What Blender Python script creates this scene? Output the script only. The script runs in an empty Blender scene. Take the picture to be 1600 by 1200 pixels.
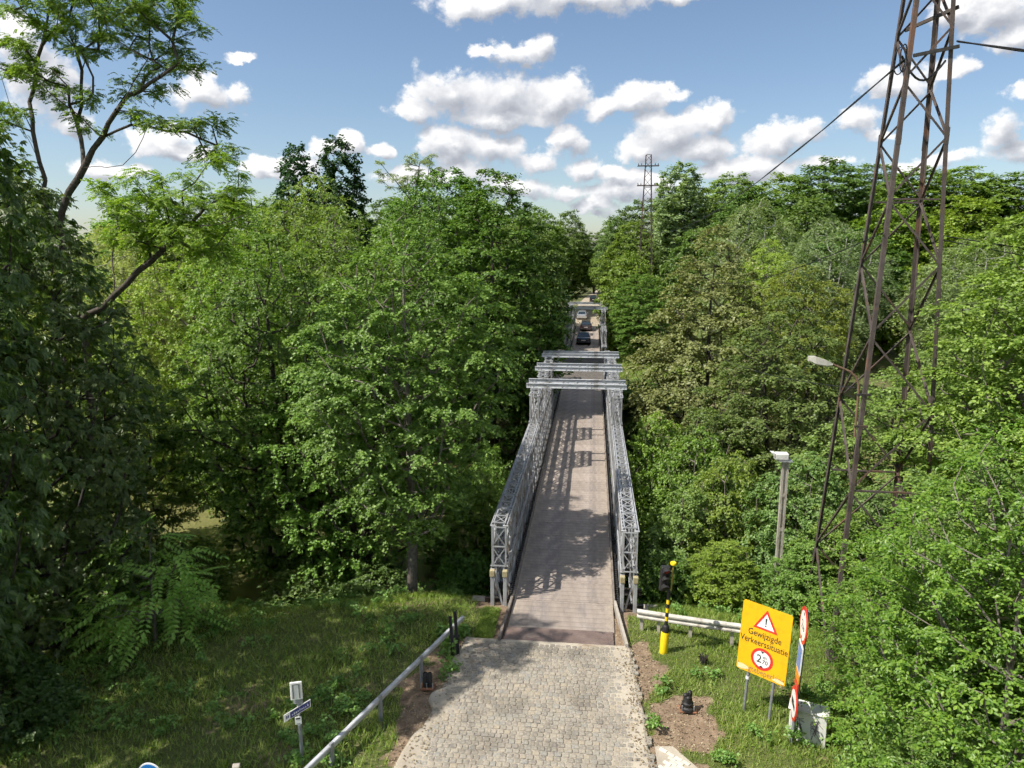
import bpy, math, random
import numpy as np
from mathutils import Vector, Matrix

# ------------------------------------------------------------------ camera, sky, sun, exposure
sc = bpy.context.scene
COL = sc.collection
R = math.radians
CAM = Vector((0.795, 0.0, 11.6))
PITCH, YAW = math.atan(207 / 1130), math.atan(128 * math.cos(math.atan(207 / 1130)) / 1130)
cam_d = bpy.data.cameras.new('camera'); cam = bpy.data.objects.new('camera', cam_d); COL.objects.link(cam)
cam.location = CAM; cam.rotation_euler = (R(90) - PITCH, 0, YAW)
cam_d.sensor_width = 36; cam_d.lens = 36 * 1130 / 1600; cam_d.clip_start = 0.1; cam_d.clip_end = 6000
sc.camera = cam

SUN_TO = Vector((-2.85, -1.45, 4.3)).normalized()
sun_d = bpy.data.lights.new('sun', 'SUN'); sun = bpy.data.objects.new('sun', sun_d); COL.objects.link(sun)
sun_d.energy = 3.7; sun_d.angle = R(0.53); sun_d.color = (1.0, 0.955, 0.88)
sun.rotation_euler = (-SUN_TO).to_track_quat('-Z', 'Y').to_euler()
SKY_STRENGTH = 0.076
CLOUD_LIGHT = 0.56
sc.view_settings.view_transform = 'Standard'; sc.view_settings.look = 'None'
sc.view_settings.exposure = 0.85; sc.view_settings.gamma = 1.0; sc.view_settings.use_curve_mapping = False
sc.cycles.max_bounces = 6; sc.cycles.diffuse_bounces = 4; sc.cycles.glossy_bounces = 2
sc.cycles.transmission_bounces = 4; sc.cycles.transparent_max_bounces = 4
sc.cycles.use_denoising = True; sc.cycles.denoiser = 'OPENIMAGEDENOISE'; sc.cycles.denoising_input_passes = 'RGB_ALBEDO_NORMAL'; sc.cycles.denoising_prefilter = 'FAST'; sc.cycles.caustics_reflective = False; sc.cycles.caustics_refractive = False
sc.cycles.sample_clamp_indirect = 6
sc.cycles.use_adaptive_sampling = True; sc.cycles.adaptive_threshold = 0.03; sc.cycles.adaptive_min_samples = 12

class NT:
    """small node-tree helper"""
    def __init__(s, tree): s.t = tree
    def n(s, typ, **kw):
        o = s.t.nodes.new(typ)
        ins = kw.pop('i', {})
        for k, v in kw.items(): setattr(o, k, v)
        for k, v in ins.items(): s.put(o.inputs[k], v)
        return o
    def put(s, sock, v):
        if isinstance(v, bpy.types.NodeSocket): s.t.links.new(v, sock)
        else: sock.default_value = v
    def m(s, op, a, b=None, c=None, clamp=False):
        o = s.t.nodes.new('ShaderNodeMath'); o.operation = op; o.use_clamp = clamp
        s.put(o.inputs[0], a)
        if b is not None: s.put(o.inputs[1], b)
        if c is not None: s.put(o.inputs[2], c)
        return o.outputs[0]
    def v(s, op, a, b=None, c=None):
        o = s.t.nodes.new('ShaderNodeVectorMath'); o.operation = op
        s.put(o.inputs[0], a)
        if b is not None: s.put(o.inputs[1], b)
        if c is not None: s.put(o.inputs[2], c)
        return o.outputs['Value'] if op in ('LENGTH', 'DOT_PRODUCT', 'DISTANCE') else o.outputs[0]
    def noise(s, vec, scale, detail=4, rough=0.55, out=0, dist=0.0):
        o = s.n('ShaderNodeTexNoise', i={'Scale': scale, 'Detail': detail, 'Roughness': rough, 'Distortion': dist})
        if vec is not None: s.put(o.inputs['Vector'], vec)
        return o.outputs[out]
    def ramp(s, fac, stops):
        o = s.t.nodes.new('ShaderNodeValToRGB'); s.put(o.inputs[0], fac)
        e = o.color_ramp.elements
        while len(e) < len(stops): e.new(0.5)
        for el, (p, c) in zip(e, stops): el.position = p; el.color = (*c, 1) if len(c) == 3 else c
        return o.outputs[0]
    def mix(s, fac, a, b, typ='MIX'):
        o = s.t.nodes.new('ShaderNodeMix'); o.data_type = 'RGBA'; o.blend_type = typ
        s.put(o.inputs[0], fac); s.put(o.inputs[6], a if isinstance(a, bpy.types.NodeSocket) else (*a, 1))
        s.put(o.inputs[7], b if isinstance(b, bpy.types.NodeSocket) else (*b, 1))
        return o.outputs[2]
    def mr(s, x, a, b, c=0.0, d=1.0, smooth=True):
        o = s.t.nodes.new('ShaderNodeMapRange'); o.interpolation_type = 'SMOOTHSTEP' if smooth else 'LINEAR'
        s.put(o.inputs[0], x); o.inputs[1].default_value = a; o.inputs[2].default_value = b
        o.inputs[3].default_value = c; o.inputs[4].default_value = d
        return o.outputs[0]

# clouds over the whole sky: named cumulus by azimuth and elevation (degrees), each a heap of lobes, plus loose cumulus round the rest of the sky
# (azimuth, elevation, half width, half height)
CUMULUS = [
 (-6.0,4.8,3.8,.9),(2.0,4.6,3.6,.8),(10.5,5.8,3.6,1.0),(-14.0,5.6,3.0,.9),
 (-11.2,11.3,3.59,1.97),(-6.8,11.3,3.84,1.98),(-2.9,11.2,2.49,1.6),(-13.6,10.1,1.72,0.75),(-7.3,9.9,5.79,0.76),(-6.1,14.2,2.62,1.01),(-4.0,14.7,1.33,1.19),(-8.3,14.3,1.66,0.51),
 (-7.8,17.4,5.17,1.08),(-10.1,17.0,1.88,1.17),(-1.7,17.8,7.02,1.07),(5.7,17.8,5.04,0.79),(2.5,10.8,2.38,1.12),(4.8,11.2,1.6,0.65),
 (0.6,10.3,1.53,0.94),(5.6,8.7,3.32,1.59),(8.5,9.3,2.15,1.47),(3.7,7.7,2.2,1.14),(7.5,7.3,3.31,0.94),(13.0,7.7,2.38,1.27),(15.0,8.2,1.62,0.98),(-11.2,7.9,2.81,1.34),
 (-8.1,7.8,3.11,1.35),(-2.2,8.3,1.45,1.05),(-4.4,6.8,2.15,1.06),(-18.6,7.9,1.23,1.22),(-16.5,7.2,1.44,0.76),(-20.5,7.2,1.13,0.94),(-1.2,6.2,1.75,0.87),(1.4,5.6,2.13,0.77),
 (-2.4,4.5,2.26,0.78),(0.0,3.6,1.96,0.68),(-11.2,6.0,4.39,0.97),(3.8,4.8,2.9,0.87),(-28.4,10.5,2.49,1.31),(-26.2,11.0,1.26,0.71),(-31.2,7.4,2.12,0.96),(-29.4,6.7,1.79,0.62),
 (-34.6,5.5,2.58,0.77),(-37.7,10.8,2.29,2.65),(-38.5,12.9,1.61,1.41),(-36.6,8.3,1.67,0.99),(-25.7,13.2,0.99,0.39),(-24.3,6.0,1.86,0.65),(-22.1,6.0,1.88,0.84),(17.9,8.8,1.32,1.04),
 (20.3,10.9,2.65,1.01),(23.5,11.6,1.41,0.65),(19.3,7.6,1.14,0.43),(27.0,7.3,1.46,1.37),(27.9,6.0,2.01,0.8),(25.2,14.2,2.49,1.33),(23.5,15.0,2.04,0.87),(27.1,12.7,1.98,0.93),
 (27.2,9.6,1.04,0.71),(16.3,6.1,2.7,0.63),(22.2,6.0,3.0,0.6)]

def cloud_field_group():
    g = bpy.data.node_groups.new('cumulus_field', 'ShaderNodeTree')
    g.interface.new_socket('P', in_out='INPUT', socket_type='NodeSocketVector')
    g.interface.new_socket('D', in_out='OUTPUT', socket_type='NodeSocketFloat')
    k = NT(g)
    gi = g.nodes.new('NodeGroupInput'); go = g.nodes.new('NodeGroupOutput')
    acc = None
    for a, e, ra, re in CUMULUS:
        q = k.v('MULTIPLY_ADD', gi.outputs[0], (1 / R(ra), 1 / R(re), 0), (-R(a) / R(ra), -R(e) / R(re), 0))
        d = k.v('LENGTH', q)
        acc = d if acc is None else k.m('SMOOTH_MIN', acc, d, 0.42)
    g.links.new(acc, go.inputs[0])
    return g

def make_world():
    w = bpy.data.worlds.new('World'); sc.world = w; w.use_nodes = True
    t = w.node_tree; t.nodes.clear(); k = NT(t)
    sky = k.n('ShaderNodeTexSky', sky_type='NISHITA', sun_disc=False, sun_elevation=math.asin(SUN_TO.z),
              sun_rotation=math.atan2(SUN_TO.x, SUN_TO.y), altitude=50, air_density=1.0, dust_density=0.8, ozone_density=1.6)
    co = k.n('ShaderNodeTexCoord').outputs['Generated']
    dirv = k.v('NORMALIZE', co)
    sp = k.n('ShaderNodeSeparateXYZ', i={0: dirv})
    az = k.m('ARCTAN2', sp.outputs[0], sp.outputs[1]); el = k.m('ARCSINE', sp.outputs[2])
    p0 = k.n('ShaderNodeCombineXYZ', i={0: az, 1: el, 2: 0.0}).outputs[0]
    # billowing edge: noise warp, finer and weaker octave by octave
    n1 = k.v('SUBTRACT', k.noise(k.v('MULTIPLY', dirv, (1, 1, 1.35)), 19, 6, 0.58, out=1), (.5, .5, .5))
    warp = k.v('MULTIPLY', n1, (.062, .050, 0))
    p = k.v('ADD', p0, warp)
    grp = cloud_field_group()
    def field(pp):
        o = t.nodes.new('ShaderNodeGroup'); o.node_tree = grp; t.links.new(pp, o.inputs[0]); return o.outputs[0]
    d0 = field(p)
    n2 = k.v('SUBTRACT', k.noise(k.v('MULTIPLY', k.v('ADD', dirv, (-.006, 0, .009)), (1, 1, 1.35)), 19, 4, 0.55, out=1), (.5, .5, .5))
    d1 = field(k.v('ADD', k.v('ADD', p0, (-.008, .015, 0)), k.v('MULTIPLY', n2, (.062, .050, 0))))
    vor = k.n('ShaderNodeTexVoronoi', feature='SMOOTH_F1', i={'Vector': k.v('ADD', dirv, k.v('MULTIPLY', n1, (.03, .03, .03))), 'Scale': 24.0, 'Detail': 3.0, 'Roughness': .55, 'Lacunarity': 2.1, 'Smoothness': .35}).outputs['Distance']
    billow = k.m('ADD', k.m('MULTIPLY', k.noise(dirv, 34, 5, 0.60), .5), k.m('MULTIPLY', vor, .62))
    dd = k.m('MULTIPLY_ADD', k.m('SUBTRACT', billow, .74), 1.0, d0)
    fray = k.noise(dirv, 120, 4, 0.6)
    dd = k.m('MULTIPLY_ADD', k.m('SUBTRACT', fray, .5), 0.45, dd)
    mask = k.mr(dd, 1.27, 0.74)
    # loose cumulus elsewhere: a layer seen in perspective, faded in away from the part of the sky described above
    zz = k.m('MAXIMUM', sp.outputs[2], .05)
    lay = k.n('ShaderNodeCombineXYZ', i={0: k.m('DIVIDE', sp.outputs[0], zz), 1: k.m('DIVIDE', sp.outputs[1], zz), 2: 0.0}).outputs[0]
    ln = k.noise(lay, 0.85, 5, 0.55)
    lmask = k.m('MULTIPLY', k.mr(ln, .48, .60), k.mr(sp.outputs[2], .04, .16))
    away = k.m('MAXIMUM', k.mr(el, R(23), R(30)), k.mr(k.m('ABSOLUTE', az), R(43), R(52)))
    lmask = k.m('MULTIPLY', lmask, away)
    relief = k.m('SUBTRACT', d1, d0)
    lit = k.m('ADD', k.m('MULTIPLY_ADD', relief, .95, .48), k.m('MULTIPLY', k.m('SUBTRACT', .70, billow), .80))
    lit = k.m('ADD', lit, k.m('MULTIPLY', k.mr(dd, .45, 1.05), .22), clamp=True)
    lcol = k.ramp(lit, [(0.0, (.44, .47, .53)), (.35, (.62, .645, .70)), (.68, (.88, .89, .915)), (1.0, (1.12, 1.11, 1.10))])
    col2 = k.ramp(ln, [(.50, (1.1, 1.1, 1.1)), (.78, (.72, .74, .78))])
    skyc = k.v('MULTIPLY', sky.outputs[0], (SKY_STRENGTH,) * 3)
    skyc = k.v('MULTIPLY', skyc, (0.965, 0.98, 1.0))
    c = k.mix(mask, skyc, k.v('MULTIPLY', lcol, (CLOUD_LIGHT,) * 3))
    c = k.mix(lmask, c, k.v('MULTIPLY', col2, (CLOUD_LIGHT,) * 3))
    bg = k.n('ShaderNodeBackground', i={'Color': c, 'Strength': 1.0})
    out = k.n('ShaderNodeOutputWorld', i={0: bg.outputs[0]})
    w.cycles.sampling_method = 'NONE'
make_world()

# ------------------------------------------------------------------ helpers
def srgb(r, g, b):
    f = lambda u: u / 12.92 if u <= .04045 else ((u + .055) / 1.055) ** 2.4
    return (f(r / 255), f(g / 255), f(b / 255))

MATS = {}
def mat(name, build):
    if name not in MATS:
        m = bpy.data.materials.new(name); m.use_nodes = True; m.node_tree.nodes.clear()
        k = NT(m.node_tree); out = k.n('ShaderNodeOutputMaterial')
        sh, disp = build(k)
        m.node_tree.links.new(sh, out.inputs[0])
        MATS[name] = m
    return MATS[name]

def surf(name, c1, c2, scale=3.0, rough=.7, metal=0.0, bump=0.15, bscale=None, c3=None, patch=None, spec=.4, objvar=0.0, islandvar=0.0):
    """two-tone noisy surface with fine relief; optional third colour in patches (rust, dirt)"""
    def b(k):
        co = k.n('ShaderNodeTexCoord').outputs['Object']
        n = k.noise(co, scale, 6, .6)
        c = k.ramp(n, [(.32, c1), (.68, c2)])
        if c3:
            pn = k.noise(co, patch or scale * .35, 5, .65)
            c = k.mix(k.mr(pn, .52, .66), c, c3)
        if objvar or islandvar:
            rnd = k.n('ShaderNodeObjectInfo').outputs['Random'] if objvar else k.n('ShaderNodeNewGeometry').outputs['Random Per Island']
            f = k.mr(rnd, 0, 1, 1 - (objvar or islandvar), 1 + (objvar or islandvar), smooth=False)
            c = k.v('MULTIPLY', c, k.n('ShaderNodeCombineXYZ', i={0: f, 1: f, 2: f}).outputs[0])
        bn = k.n('ShaderNodeBump', i={'Strength': bump, 'Distance': .02, 'Height': k.noise(co, bscale or scale * 8, 5, .6)})
        rr = k.mr(n, .2, .8, max(.05, rough - .12), min(1, rough + .12))
        p = k.n('ShaderNodeBsdfPrincipled', i={'Base Color': c, 'Roughness': rr, 'Metallic': metal, 'Normal': bn.outputs[0], 'Specular IOR Level': spec})
        return p.outputs[0], None
    return mat(name, b)

def paint(name, c, rough=.45, metal=0.0, dirt=.25, spec=.5):
    """painted or plain surface with faint dirt"""
    def b(k):
        co = k.n('ShaderNodeTexCoord').outputs['Object']
        n = k.noise(co, 5, 6, .65)
        cc = k.mix(k.m('MULTIPLY', k.mr(n, .45, .75), dirt), c, tuple(x * .45 + .02 for x in c))
        p = k.n('ShaderNodeBsdfPrincipled', i={'Base Color': cc, 'Roughness': rough, 'Metallic': metal, 'Specular IOR Level': spec})
        return p.outputs[0], None
    return mat(name, b)

def leafmat(name, dark, mid, light, trans=.34, rough=.5, spec=.35, var=.14):
    dark, mid, light = [(c[0]*1.24, c[1]*1.38, c[2]*1.32) for c in (dark, mid, light)]
    def b(k):
        rnd = k.n('ShaderNodeNewGeometry').outputs['Random Per Island']
        oi = k.n('ShaderNodeObjectInfo').outputs['Random']
        co = k.n('ShaderNodeTexCoord').outputs['Object']
        big = k.noise(co, .55, 3, .5)
        f = k.m('ADD', k.m('MULTIPLY', rnd, .62), k.m('MULTIPLY', big, .38))
        c = k.ramp(f, [(.12, dark), (.48, mid), (.86, light)])
        hs = k.n('ShaderNodeHueSaturation', i={'Hue': k.mr(oi, 0, 1, .5 - .022, .5 + .016, smooth=False), 'Saturation': k.mr(k.m('FRACT', k.m('MULTIPLY', oi, 7.3)), 0, 1, .90, 1.06, smooth=False),
               'Value': k.mr(k.m('FRACT', k.m('MULTIPLY', oi, 13.7)), 0, 1, 1 - var, 1 + var, smooth=False), 'Color': c})
        c = hs.outputs[0]
        p = k.n('ShaderNodeBsdfDiffuse', i={0: c})
        tc = k.mix(1.0, c, (1.15, 1.2, .6), 'MULTIPLY')
        tr = k.n('ShaderNodeBsdfTranslucent', i={0: tc})
        mx = k.n('ShaderNodeMixShader', i={0: trans}); k.put(mx.inputs[1], p.outputs[0]); k.put(mx.inputs[2], tr.outputs[0])
        gl = k.n('ShaderNodeBsdfGlossy', i={'Color': (.95, .95, .9, 1), 'Roughness': rough})
        m2 = k.n('ShaderNodeMixShader', i={0: spec*.10}); k.put(m2.inputs[1], mx.outputs[0]); k.put(m2.inputs[2], gl.outputs[0])
        return m2.outputs[0], None
    return mat(name, b)

def link(o, parent=None):
    COL.objects.link(o)
    if parent is not None: o.parent = parent
    return o

def tag(o, label=None, cat=None, group=None, kind=None):
    if label: o['label'] = label
    if cat: o['category'] = cat
    if group: o['group'] = group
    if kind: o['kind'] = kind
    return o

def empty(name, loc=(0, 0, 0), rz=0.0):
    o = bpy.data.objects.new(name, None); link(o); o.location = loc; o.rotation_euler = (0, 0, rz); o.empty_display_size = .3
    return o

def np_mesh(name, V, faces_idx, nper, m, smooth=False):
    """mesh from numpy: V (n,3); faces_idx flat indices; nper vertices per face (int or array)"""
    me = bpy.data.meshes.new(name)
    V = np.asarray(V, np.float32); fi = np.asarray(faces_idx, np.int32).ravel()
    me.vertices.add(len(V)); me.vertices.foreach_set('co', V.ravel())
    if np.isscalar(nper): nf = len(fi) // nper; tot = np.full(nf, nper, np.int32)
    else: tot = np.asarray(nper, np.int32); nf = len(tot)
    st = np.concatenate(([0], np.cumsum(tot)[:-1])).astype(np.int32)
    me.loops.add(len(fi)); me.loops.foreach_set('vertex_index', fi)
    me.polygons.add(nf); me.polygons.foreach_set('loop_start', st)
    me.polygons.foreach_set('use_smooth', np.full(nf, bool(smooth)))
    me.update(calc_edges=True)
    if m: me.materials.append(m)
    return me

class MB:
    """collects boxes, bars, tubes, lathes into ONE mesh"""
    def __init__(s): s.V = []; s.F = []
    def add(s, vs, fs):
        o = len(s.V); s.V += [tuple(v) for v in vs]; s.F += [tuple(i + o for i in f) for f in fs]; return s
    def box(s, x0, x1, y0, y1, z0, z1):
        return s.add([(x0,y0,z0),(x1,y0,z0),(x1,y1,z0),(x0,y1,z0),(x0,y0,z1),(x1,y0,z1),(x1,y1,z1),(x0,y1,z1)],
                     [(0,3,2,1),(4,5,6,7),(0,1,5,4),(1,2,6,5),(2,3,7,6),(3,0,4,7)])
    def cbox(s, x0, x1, y0, y1, z0, z1, c=.01):
        """box with chamfered edges"""
        def ring(z, d): return [(x0+d,y0,z),(x1-d,y0,z),(x1,y0+d,z),(x1,y1-d,z),(x1-d,y1,z),(x0+d,y1,z),(x0,y1-d,z),(x0,y0+d,z)]
        def inner(z): return [(x0+c,y0+c,z),(x1-c,y0+c,z),(x1-c,y0+c,z),(x1-c,y1-c,z),(x1-c,y1-c,z),(x0+c,y1-c,z),(x0+c,y1-c,z),(x0+c,y0+c,z)]
        rs = [inner(z0), ring(z0 + c, c), ring(z1 - c, c), inner(z1)]
        vs = [v for r_ in rs for v in r_]; fs = []
        for k in range(3):
            for i in range(8): fs.append((k*8+i, k*8+(i+1)%8, (k+1)*8+(i+1)%8, (k+1)*8+i))
        fs.append((0,7,5,3,1)[::1]); fs.append((24,26,28,30))
        fs[-2] = (6, 4, 2, 0)
        return s.add(vs, fs)
    def bar(s, p, q, w=.05, h=.05, up=(0, 0, 1)):
        p, q = Vector(p), Vector(q); d = (q - p).normalized(); u = Vector(up)
        if abs(d.dot(u)) > .97: u = Vector((0, 1, 0)) if abs(d.y) < .9 else Vector((1, 0, 0))
        a = d.cross(u).normalized(); b = a.cross(d).normalized()
        vs = [pt + a * (sx * w / 2) + b * (sz * h / 2) for pt in (p, q) for sx, sz in ((-1,-1),(1,-1),(1,1),(-1,1))]
        return s.add(vs, [(3,2,1,0),(4,5,6,7),(0,1,5,4),(1,2,6,5),(2,3,7,6),(3,0,4,7)])
    def angle(s, p, q, w=.1, t=.012, a=(1, 0, 0), b=(0, 1, 0)):
        """L section whose two flanges run along a and b from the heel line p-q"""
        p, q, a, b = Vector(p), Vector(q), Vector(a), Vector(b)
        prof = [Vector((0,0,0)), a*w, a*w + b*t, a*t + b*t, a*t + b*w, b*w]
        vs = [p + x for x in prof] + [q + x for x in prof]
        fs = [(i, (i+1)%6, 6+(i+1)%6, 6+i) for i in range(6)] + [(3,2,1,0),(5,4,3,0),(6,7,8,9),(6,9,10,11)]
        return s.add(vs, fs)
    def tube(s, pts, rad, n=6, cap=True):
        pts = [Vector(p) for p in pts]
        rr = rad if isinstance(rad, (list, tuple)) else [rad] * len(pts)
        base = len(s.V); prev = None
        for i, p in enumerate(pts):
            d = (pts[min(i+1, len(pts)-1)] - pts[max(i-1, 0)]).normalized()
            if prev is None:
                u = Vector((0, 0, 1)) if abs(d.z) < .9 else Vector((1, 0, 0)); a = d.cross(u).normalized()
            else:
                a = (prev - d * prev.dot(d)).normalized()
            prev = a; b = d.cross(a)
            for j in range(n):
                an = 2 * math.pi * j / n
                s.V.append(tuple(p + (a * math.cos(an) + b * math.sin(an)) * rr[i]))
        for i in range(len(pts) - 1):
            for j in range(n):
                s.F.append((base+i*n+j, base+i*n+(j+1)%n, base+(i+1)*n+(j+1)%n, base+(i+1)*n+j))
        if cap:
            s.F.append(tuple(base + j for j in range(n))[::-1]); e = base + (len(pts)-1)*n
            s.F.append(tuple(e + j for j in range(n)))
        return s
    def lathe(s, prof, c=(0, 0, 0), n=16, axis='z'):
        base = len(s.V)
        for r_, h in prof:
            for j in range(n):
                an = 2*math.pi*j/n; x, y = r_*math.cos(an), r_*math.sin(an)
                v = (x, y, h) if axis == 'z' else ((x, h, y) if axis == 'y' else (h, x, y))
                s.V.append((v[0]+c[0], v[1]+c[1], v[2]+c[2]))
        for i in range(len(prof)-1):
            for j in range(n): s.F.append((base+i*n+j, base+i*n+(j+1)%n, base+(i+1)*n+(j+1)%n, base+(i+1)*n+j))
        s.F.append(tuple(base+j for j in range(n))[::-1]); e = base+(len(prof)-1)*n
        s.F.append(tuple(e+j for j in range(n)))
        return s
    def poly(s, pts, y0, y1):
        """prism of an outline in x,z between y0 and y1"""
        n = len(pts); vs = [(x, y0, z) for x, z in pts] + [(x, y1, z) for x, z in pts]
        return s.add(vs, [tuple(range(n)), tuple(range(n, 2*n))[::-1]] + [(i, i+n, (i+1)%n+n, (i+1)%n) for i in range(n)])
    def mesh(s, name, m, smooth=False):
        me = bpy.data.meshes.new(name); me.from_pydata(s.V, [], s.F)
        if m: me.materials.append(m)
        if smooth:
            me.polygons.foreach_set('use_smooth', [True]*len(me.polygons))
            me.set_sharp_from_angle(angle=R(40)) if hasattr(me, 'set_sharp_from_angle') else None
        import bmesh
        bm = bmesh.new(); bm.from_mesh(me); bmesh.ops.recalc_face_normals(bm, faces=bm.faces); bm.to_mesh(me); bm.free()
        me.update(); return me
    def build(s, name, m, parent=None, smooth=False, loc=None, rot=None):
        o = bpy.data.objects.new(name, s.mesh(name, m, smooth)); link(o, parent)
        if loc: o.location = loc
        if rot: o.rotation_euler = rot
        return o

def inst(name, me, parent, loc, rz=0.0, scale=None):
    o = bpy.data.objects.new(name, me); link(o, parent); o.location = loc; o.rotation_euler = (0, 0, rz)
    if scale: o.scale = scale
    return o

def smst(x, a, b):
    t = np.clip((np.asarray(x, float) - a) / (b - a), 0, 1); return t * t * (3 - 2 * t)

def vnoise(x, y, seed=0):
    """cheap smooth value noise for terrain and layouts"""
    x = np.asarray(x, float); y = np.asarray(y, float)
    xi, yi = np.floor(x), np.floor(y); fx, fy = x - xi, y - yi
    fx, fy = fx*fx*(3-2*fx), fy*fy*(3-2*fy)
    def h(a, b):
        v = np.sin(a * 127.1 + b * 311.7 + seed * 74.7) * 43758.5453
        return v - np.floor(v)
    return (h(xi, yi)*(1-fx) + h(xi+1, yi)*fx)*(1-fy) + (h(xi, yi+1)*(1-fx) + h(xi+1, yi+1)*fx)*fy

WATER_Z = -4.3
def ground_z(x, y):
    x = np.asarray(x, float); y = np.asarray(y, float)
    ax = np.abs(x)
    near = smst(y, 21.5 , 33.0)                     # near bank falls to the water
    far = smst(y, 56.0, 66.0)                       # middle bank
    w2 = smst(y, 81.0, 88.0) * (1 - smst(y, 106, 116))
    z = -5.6 * near * (1 - far) - 5.6 * w2
    side = smst(-x, 4.2, 14) * smst(y, 8, 24)
    z = z - 1.3 * side * (1 - near)
    z = z - .35 * smst(x, 4, 9) * (1 - near) * smst(y, 14, 20)
    hill = smst(x, 6, 55) * smst(y, 62, 135) * 9.0 + smst(-x, 20, 80) * smst(y, 60, 150) * 4
    z = z + hill * (1 - w2 * (1 - smst(ax, 12, 30)))
    rough = (vnoise(x*.35, y*.35, 1) - .5) * .35 + (vnoise(x*1.3, y*1.3, 2) - .5) * .10
    flat = smst(ax, 2.6, 5.0)
    return z + rough * flat - .06
def gz(x, y): return float(ground_z(x, y))

# ------------------------------------------------------------------ materials
M_STEEL = surf('galvanised_steel', (.30, .305, .31), (.47, .475, .48), 2.6, .5, .2, .12, 40, c3=(.25, .20, .16), patch=1.6, objvar=.14)
M_BEAM = surf('beam_galvanised', (.52, .53, .54), (.66, .67, .68), 3, .5, .25, .06, 40, c3=(.34, .33, .31), patch=1.5)
M_DARKSTEEL = surf('dark_steel', (.035, .033, .032), (.075, .07, .066), 4, .6, .4, .2, 30, c3=(.11, .075, .05))
M_YCAP = surf('ochre_cap', (.32, .27, .15), (.44, .38, .22), 8, .7, 0, .2, c3=(.22, .16, .09))
M_KERB = surf('kerb_steel', (.17, .145, .125), (.27, .235, .20), 3, .7, .15, .2, 30, c3=(.14, .09, .06))
M_CONC = surf('weathered_concrete', (.33, .29, .24), (.46, .42, .36), 4, .9, 0, .3, 25, c3=(.20, .18, .14))
M_RAILGREY = surf('guardrail_zinc', (.27, .28, .29), (.37, .38, .385), 3, .6, .3, .1, 30, c3=(.22, .20, .17))
M_RAILTOP = surf('guardrail_light_zinc', (.40, .41, .42), (.54, .55, .555), 3, .6, .1, .1, 30, c3=(.30, .29, .26))
M_RAILWHITE = surf('guardrail_weathered_white', (.42, .39, .34), (.60, .57, .50), 4, .75, 0, .15, 30, c3=(.26, .22, .17), patch=2.5)
M_RUSTLEG = surf('rusted_angle', (.06, .046, .04), (.125, .10, .088), 2.2, .75, .2, .25, 25, c3=(.17, .095, .062), patch=.9)
M_ARM = surf('rusty_arm', (.14, .08, .05), (.24, .15, .10), 6, .8, .1, .3, 40)
M_RUST = surf('rust', (.20, .09, .045), (.32, .15, .08), 9, .85, .1, .3, 40)
M_BLACK = surf('black_rubber', (.012, .012, .012), (.028, .027, .026), 9, .55, 0, .2, 40)
M_WIRE = paint('cable_black', (.012, .012, .014), .5)
M_YELLOW = paint('signal_yellow', (.86, .60, .012), .45, dirt=.12)
M_YSIGN = paint('sign_yellow', (.84, .44, .005), .42, dirt=.30)
M_WHITE = paint('sign_white', (.80, .79, .75), .45, dirt=.28)
M_RED = paint('sign_red', (.62, .035, .025), .42, dirt=.12)
M_BLUE = paint('sign_blue', (.02, .17, .52), .42, dirt=.1)
M_NAVY = paint('sign_navy', (.03, .04, .22), .45, dirt=.1)
M_INK = paint('sign_ink', (.022, .020, .02), .5, dirt=0)
M_OLIVE = paint('sign_dark_green', (.03, .05, .03), .5, dirt=0)
M_GREYPOLE = surf('grey_pole', (.20, .21, .215), (.29, .30, .305), 6, .55, .3, .08, 40)
M_CAB = surf('cabinet_offwhite', (.62, .61, .56), (.72, .71, .66), 3, .7, 0, .05, 30, c3=(.45, .43, .38))
M_GRAF = paint('marker_scribble', (.10, .055, .07), .5)
M_GLASSY = paint('dark_lens', (.02, .018, .018), .15, dirt=0)
M_REDLENS = paint('red_lens', (.25, .012, .02), .18, dirt=0)
M_BARK = surf('bark_brown', (.045, .036, .028), (.11, .09, .072), 9, .95, 0, .6, 22, c3=(.07, .075, .045))
M_BARKGREY = surf('bark_grey', (.12, .10, .085), (.25, .215, .18), 9, .95, 0, .6, 22)
M_BARKDARK = surf('bark_dark', (.022, .018, .015), (.06, .05, .042), 9, .95, 0, .6, 22)
L_MAPLE = leafmat('leaf_sycamore', (0.07, 0.115, 0.018), (0.135, 0.2, 0.03), (0.24, 0.31, 0.06), 0.4)
L_DEEP = leafmat('leaf_deep_green', (0.05, 0.09, 0.016), (0.095, 0.15, 0.026), (0.18, 0.245, 0.05), 0.38)
L_ASH = leafmat('leaf_bright_ash', (0.085, 0.14, 0.018), (0.155, 0.232, 0.028), (0.265, 0.34, 0.05), 0.44)
L_CHEST = leafmat('leaf_chestnut', (0.036, 0.07, 0.013), (0.062, 0.11, 0.02), (0.12, 0.175, 0.036), 0.42, rough=.42)
L_ROB = leafmat('leaf_locust', (0.09, 0.14, 0.018), (0.16, 0.22, 0.026), (0.27, 0.33, 0.045), 0.48)
L_LIND = leafmat('leaf_olive_brown', (0.11, 0.125, 0.042), (0.18, 0.195, 0.066), (0.27, 0.28, 0.11), 0.34)
L_BIRCH = leafmat('leaf_grey_willow', (0.14, 0.17, 0.066), (0.215, 0.25, 0.096), (0.31, 0.34, 0.15), 0.36)
L_POP = leafmat('leaf_dark_poplar', (0.02, 0.05, 0.016), (0.04, 0.08, 0.022), (0.07, 0.115, 0.034), 0.25)
L_HORN = leafmat('leaf_hornbeam_glossy', (0.06, 0.12, 0.02), (0.112, 0.19, 0.03), (0.215, 0.295, 0.058), 0.42, rough=.45, spec=.3)
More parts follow.
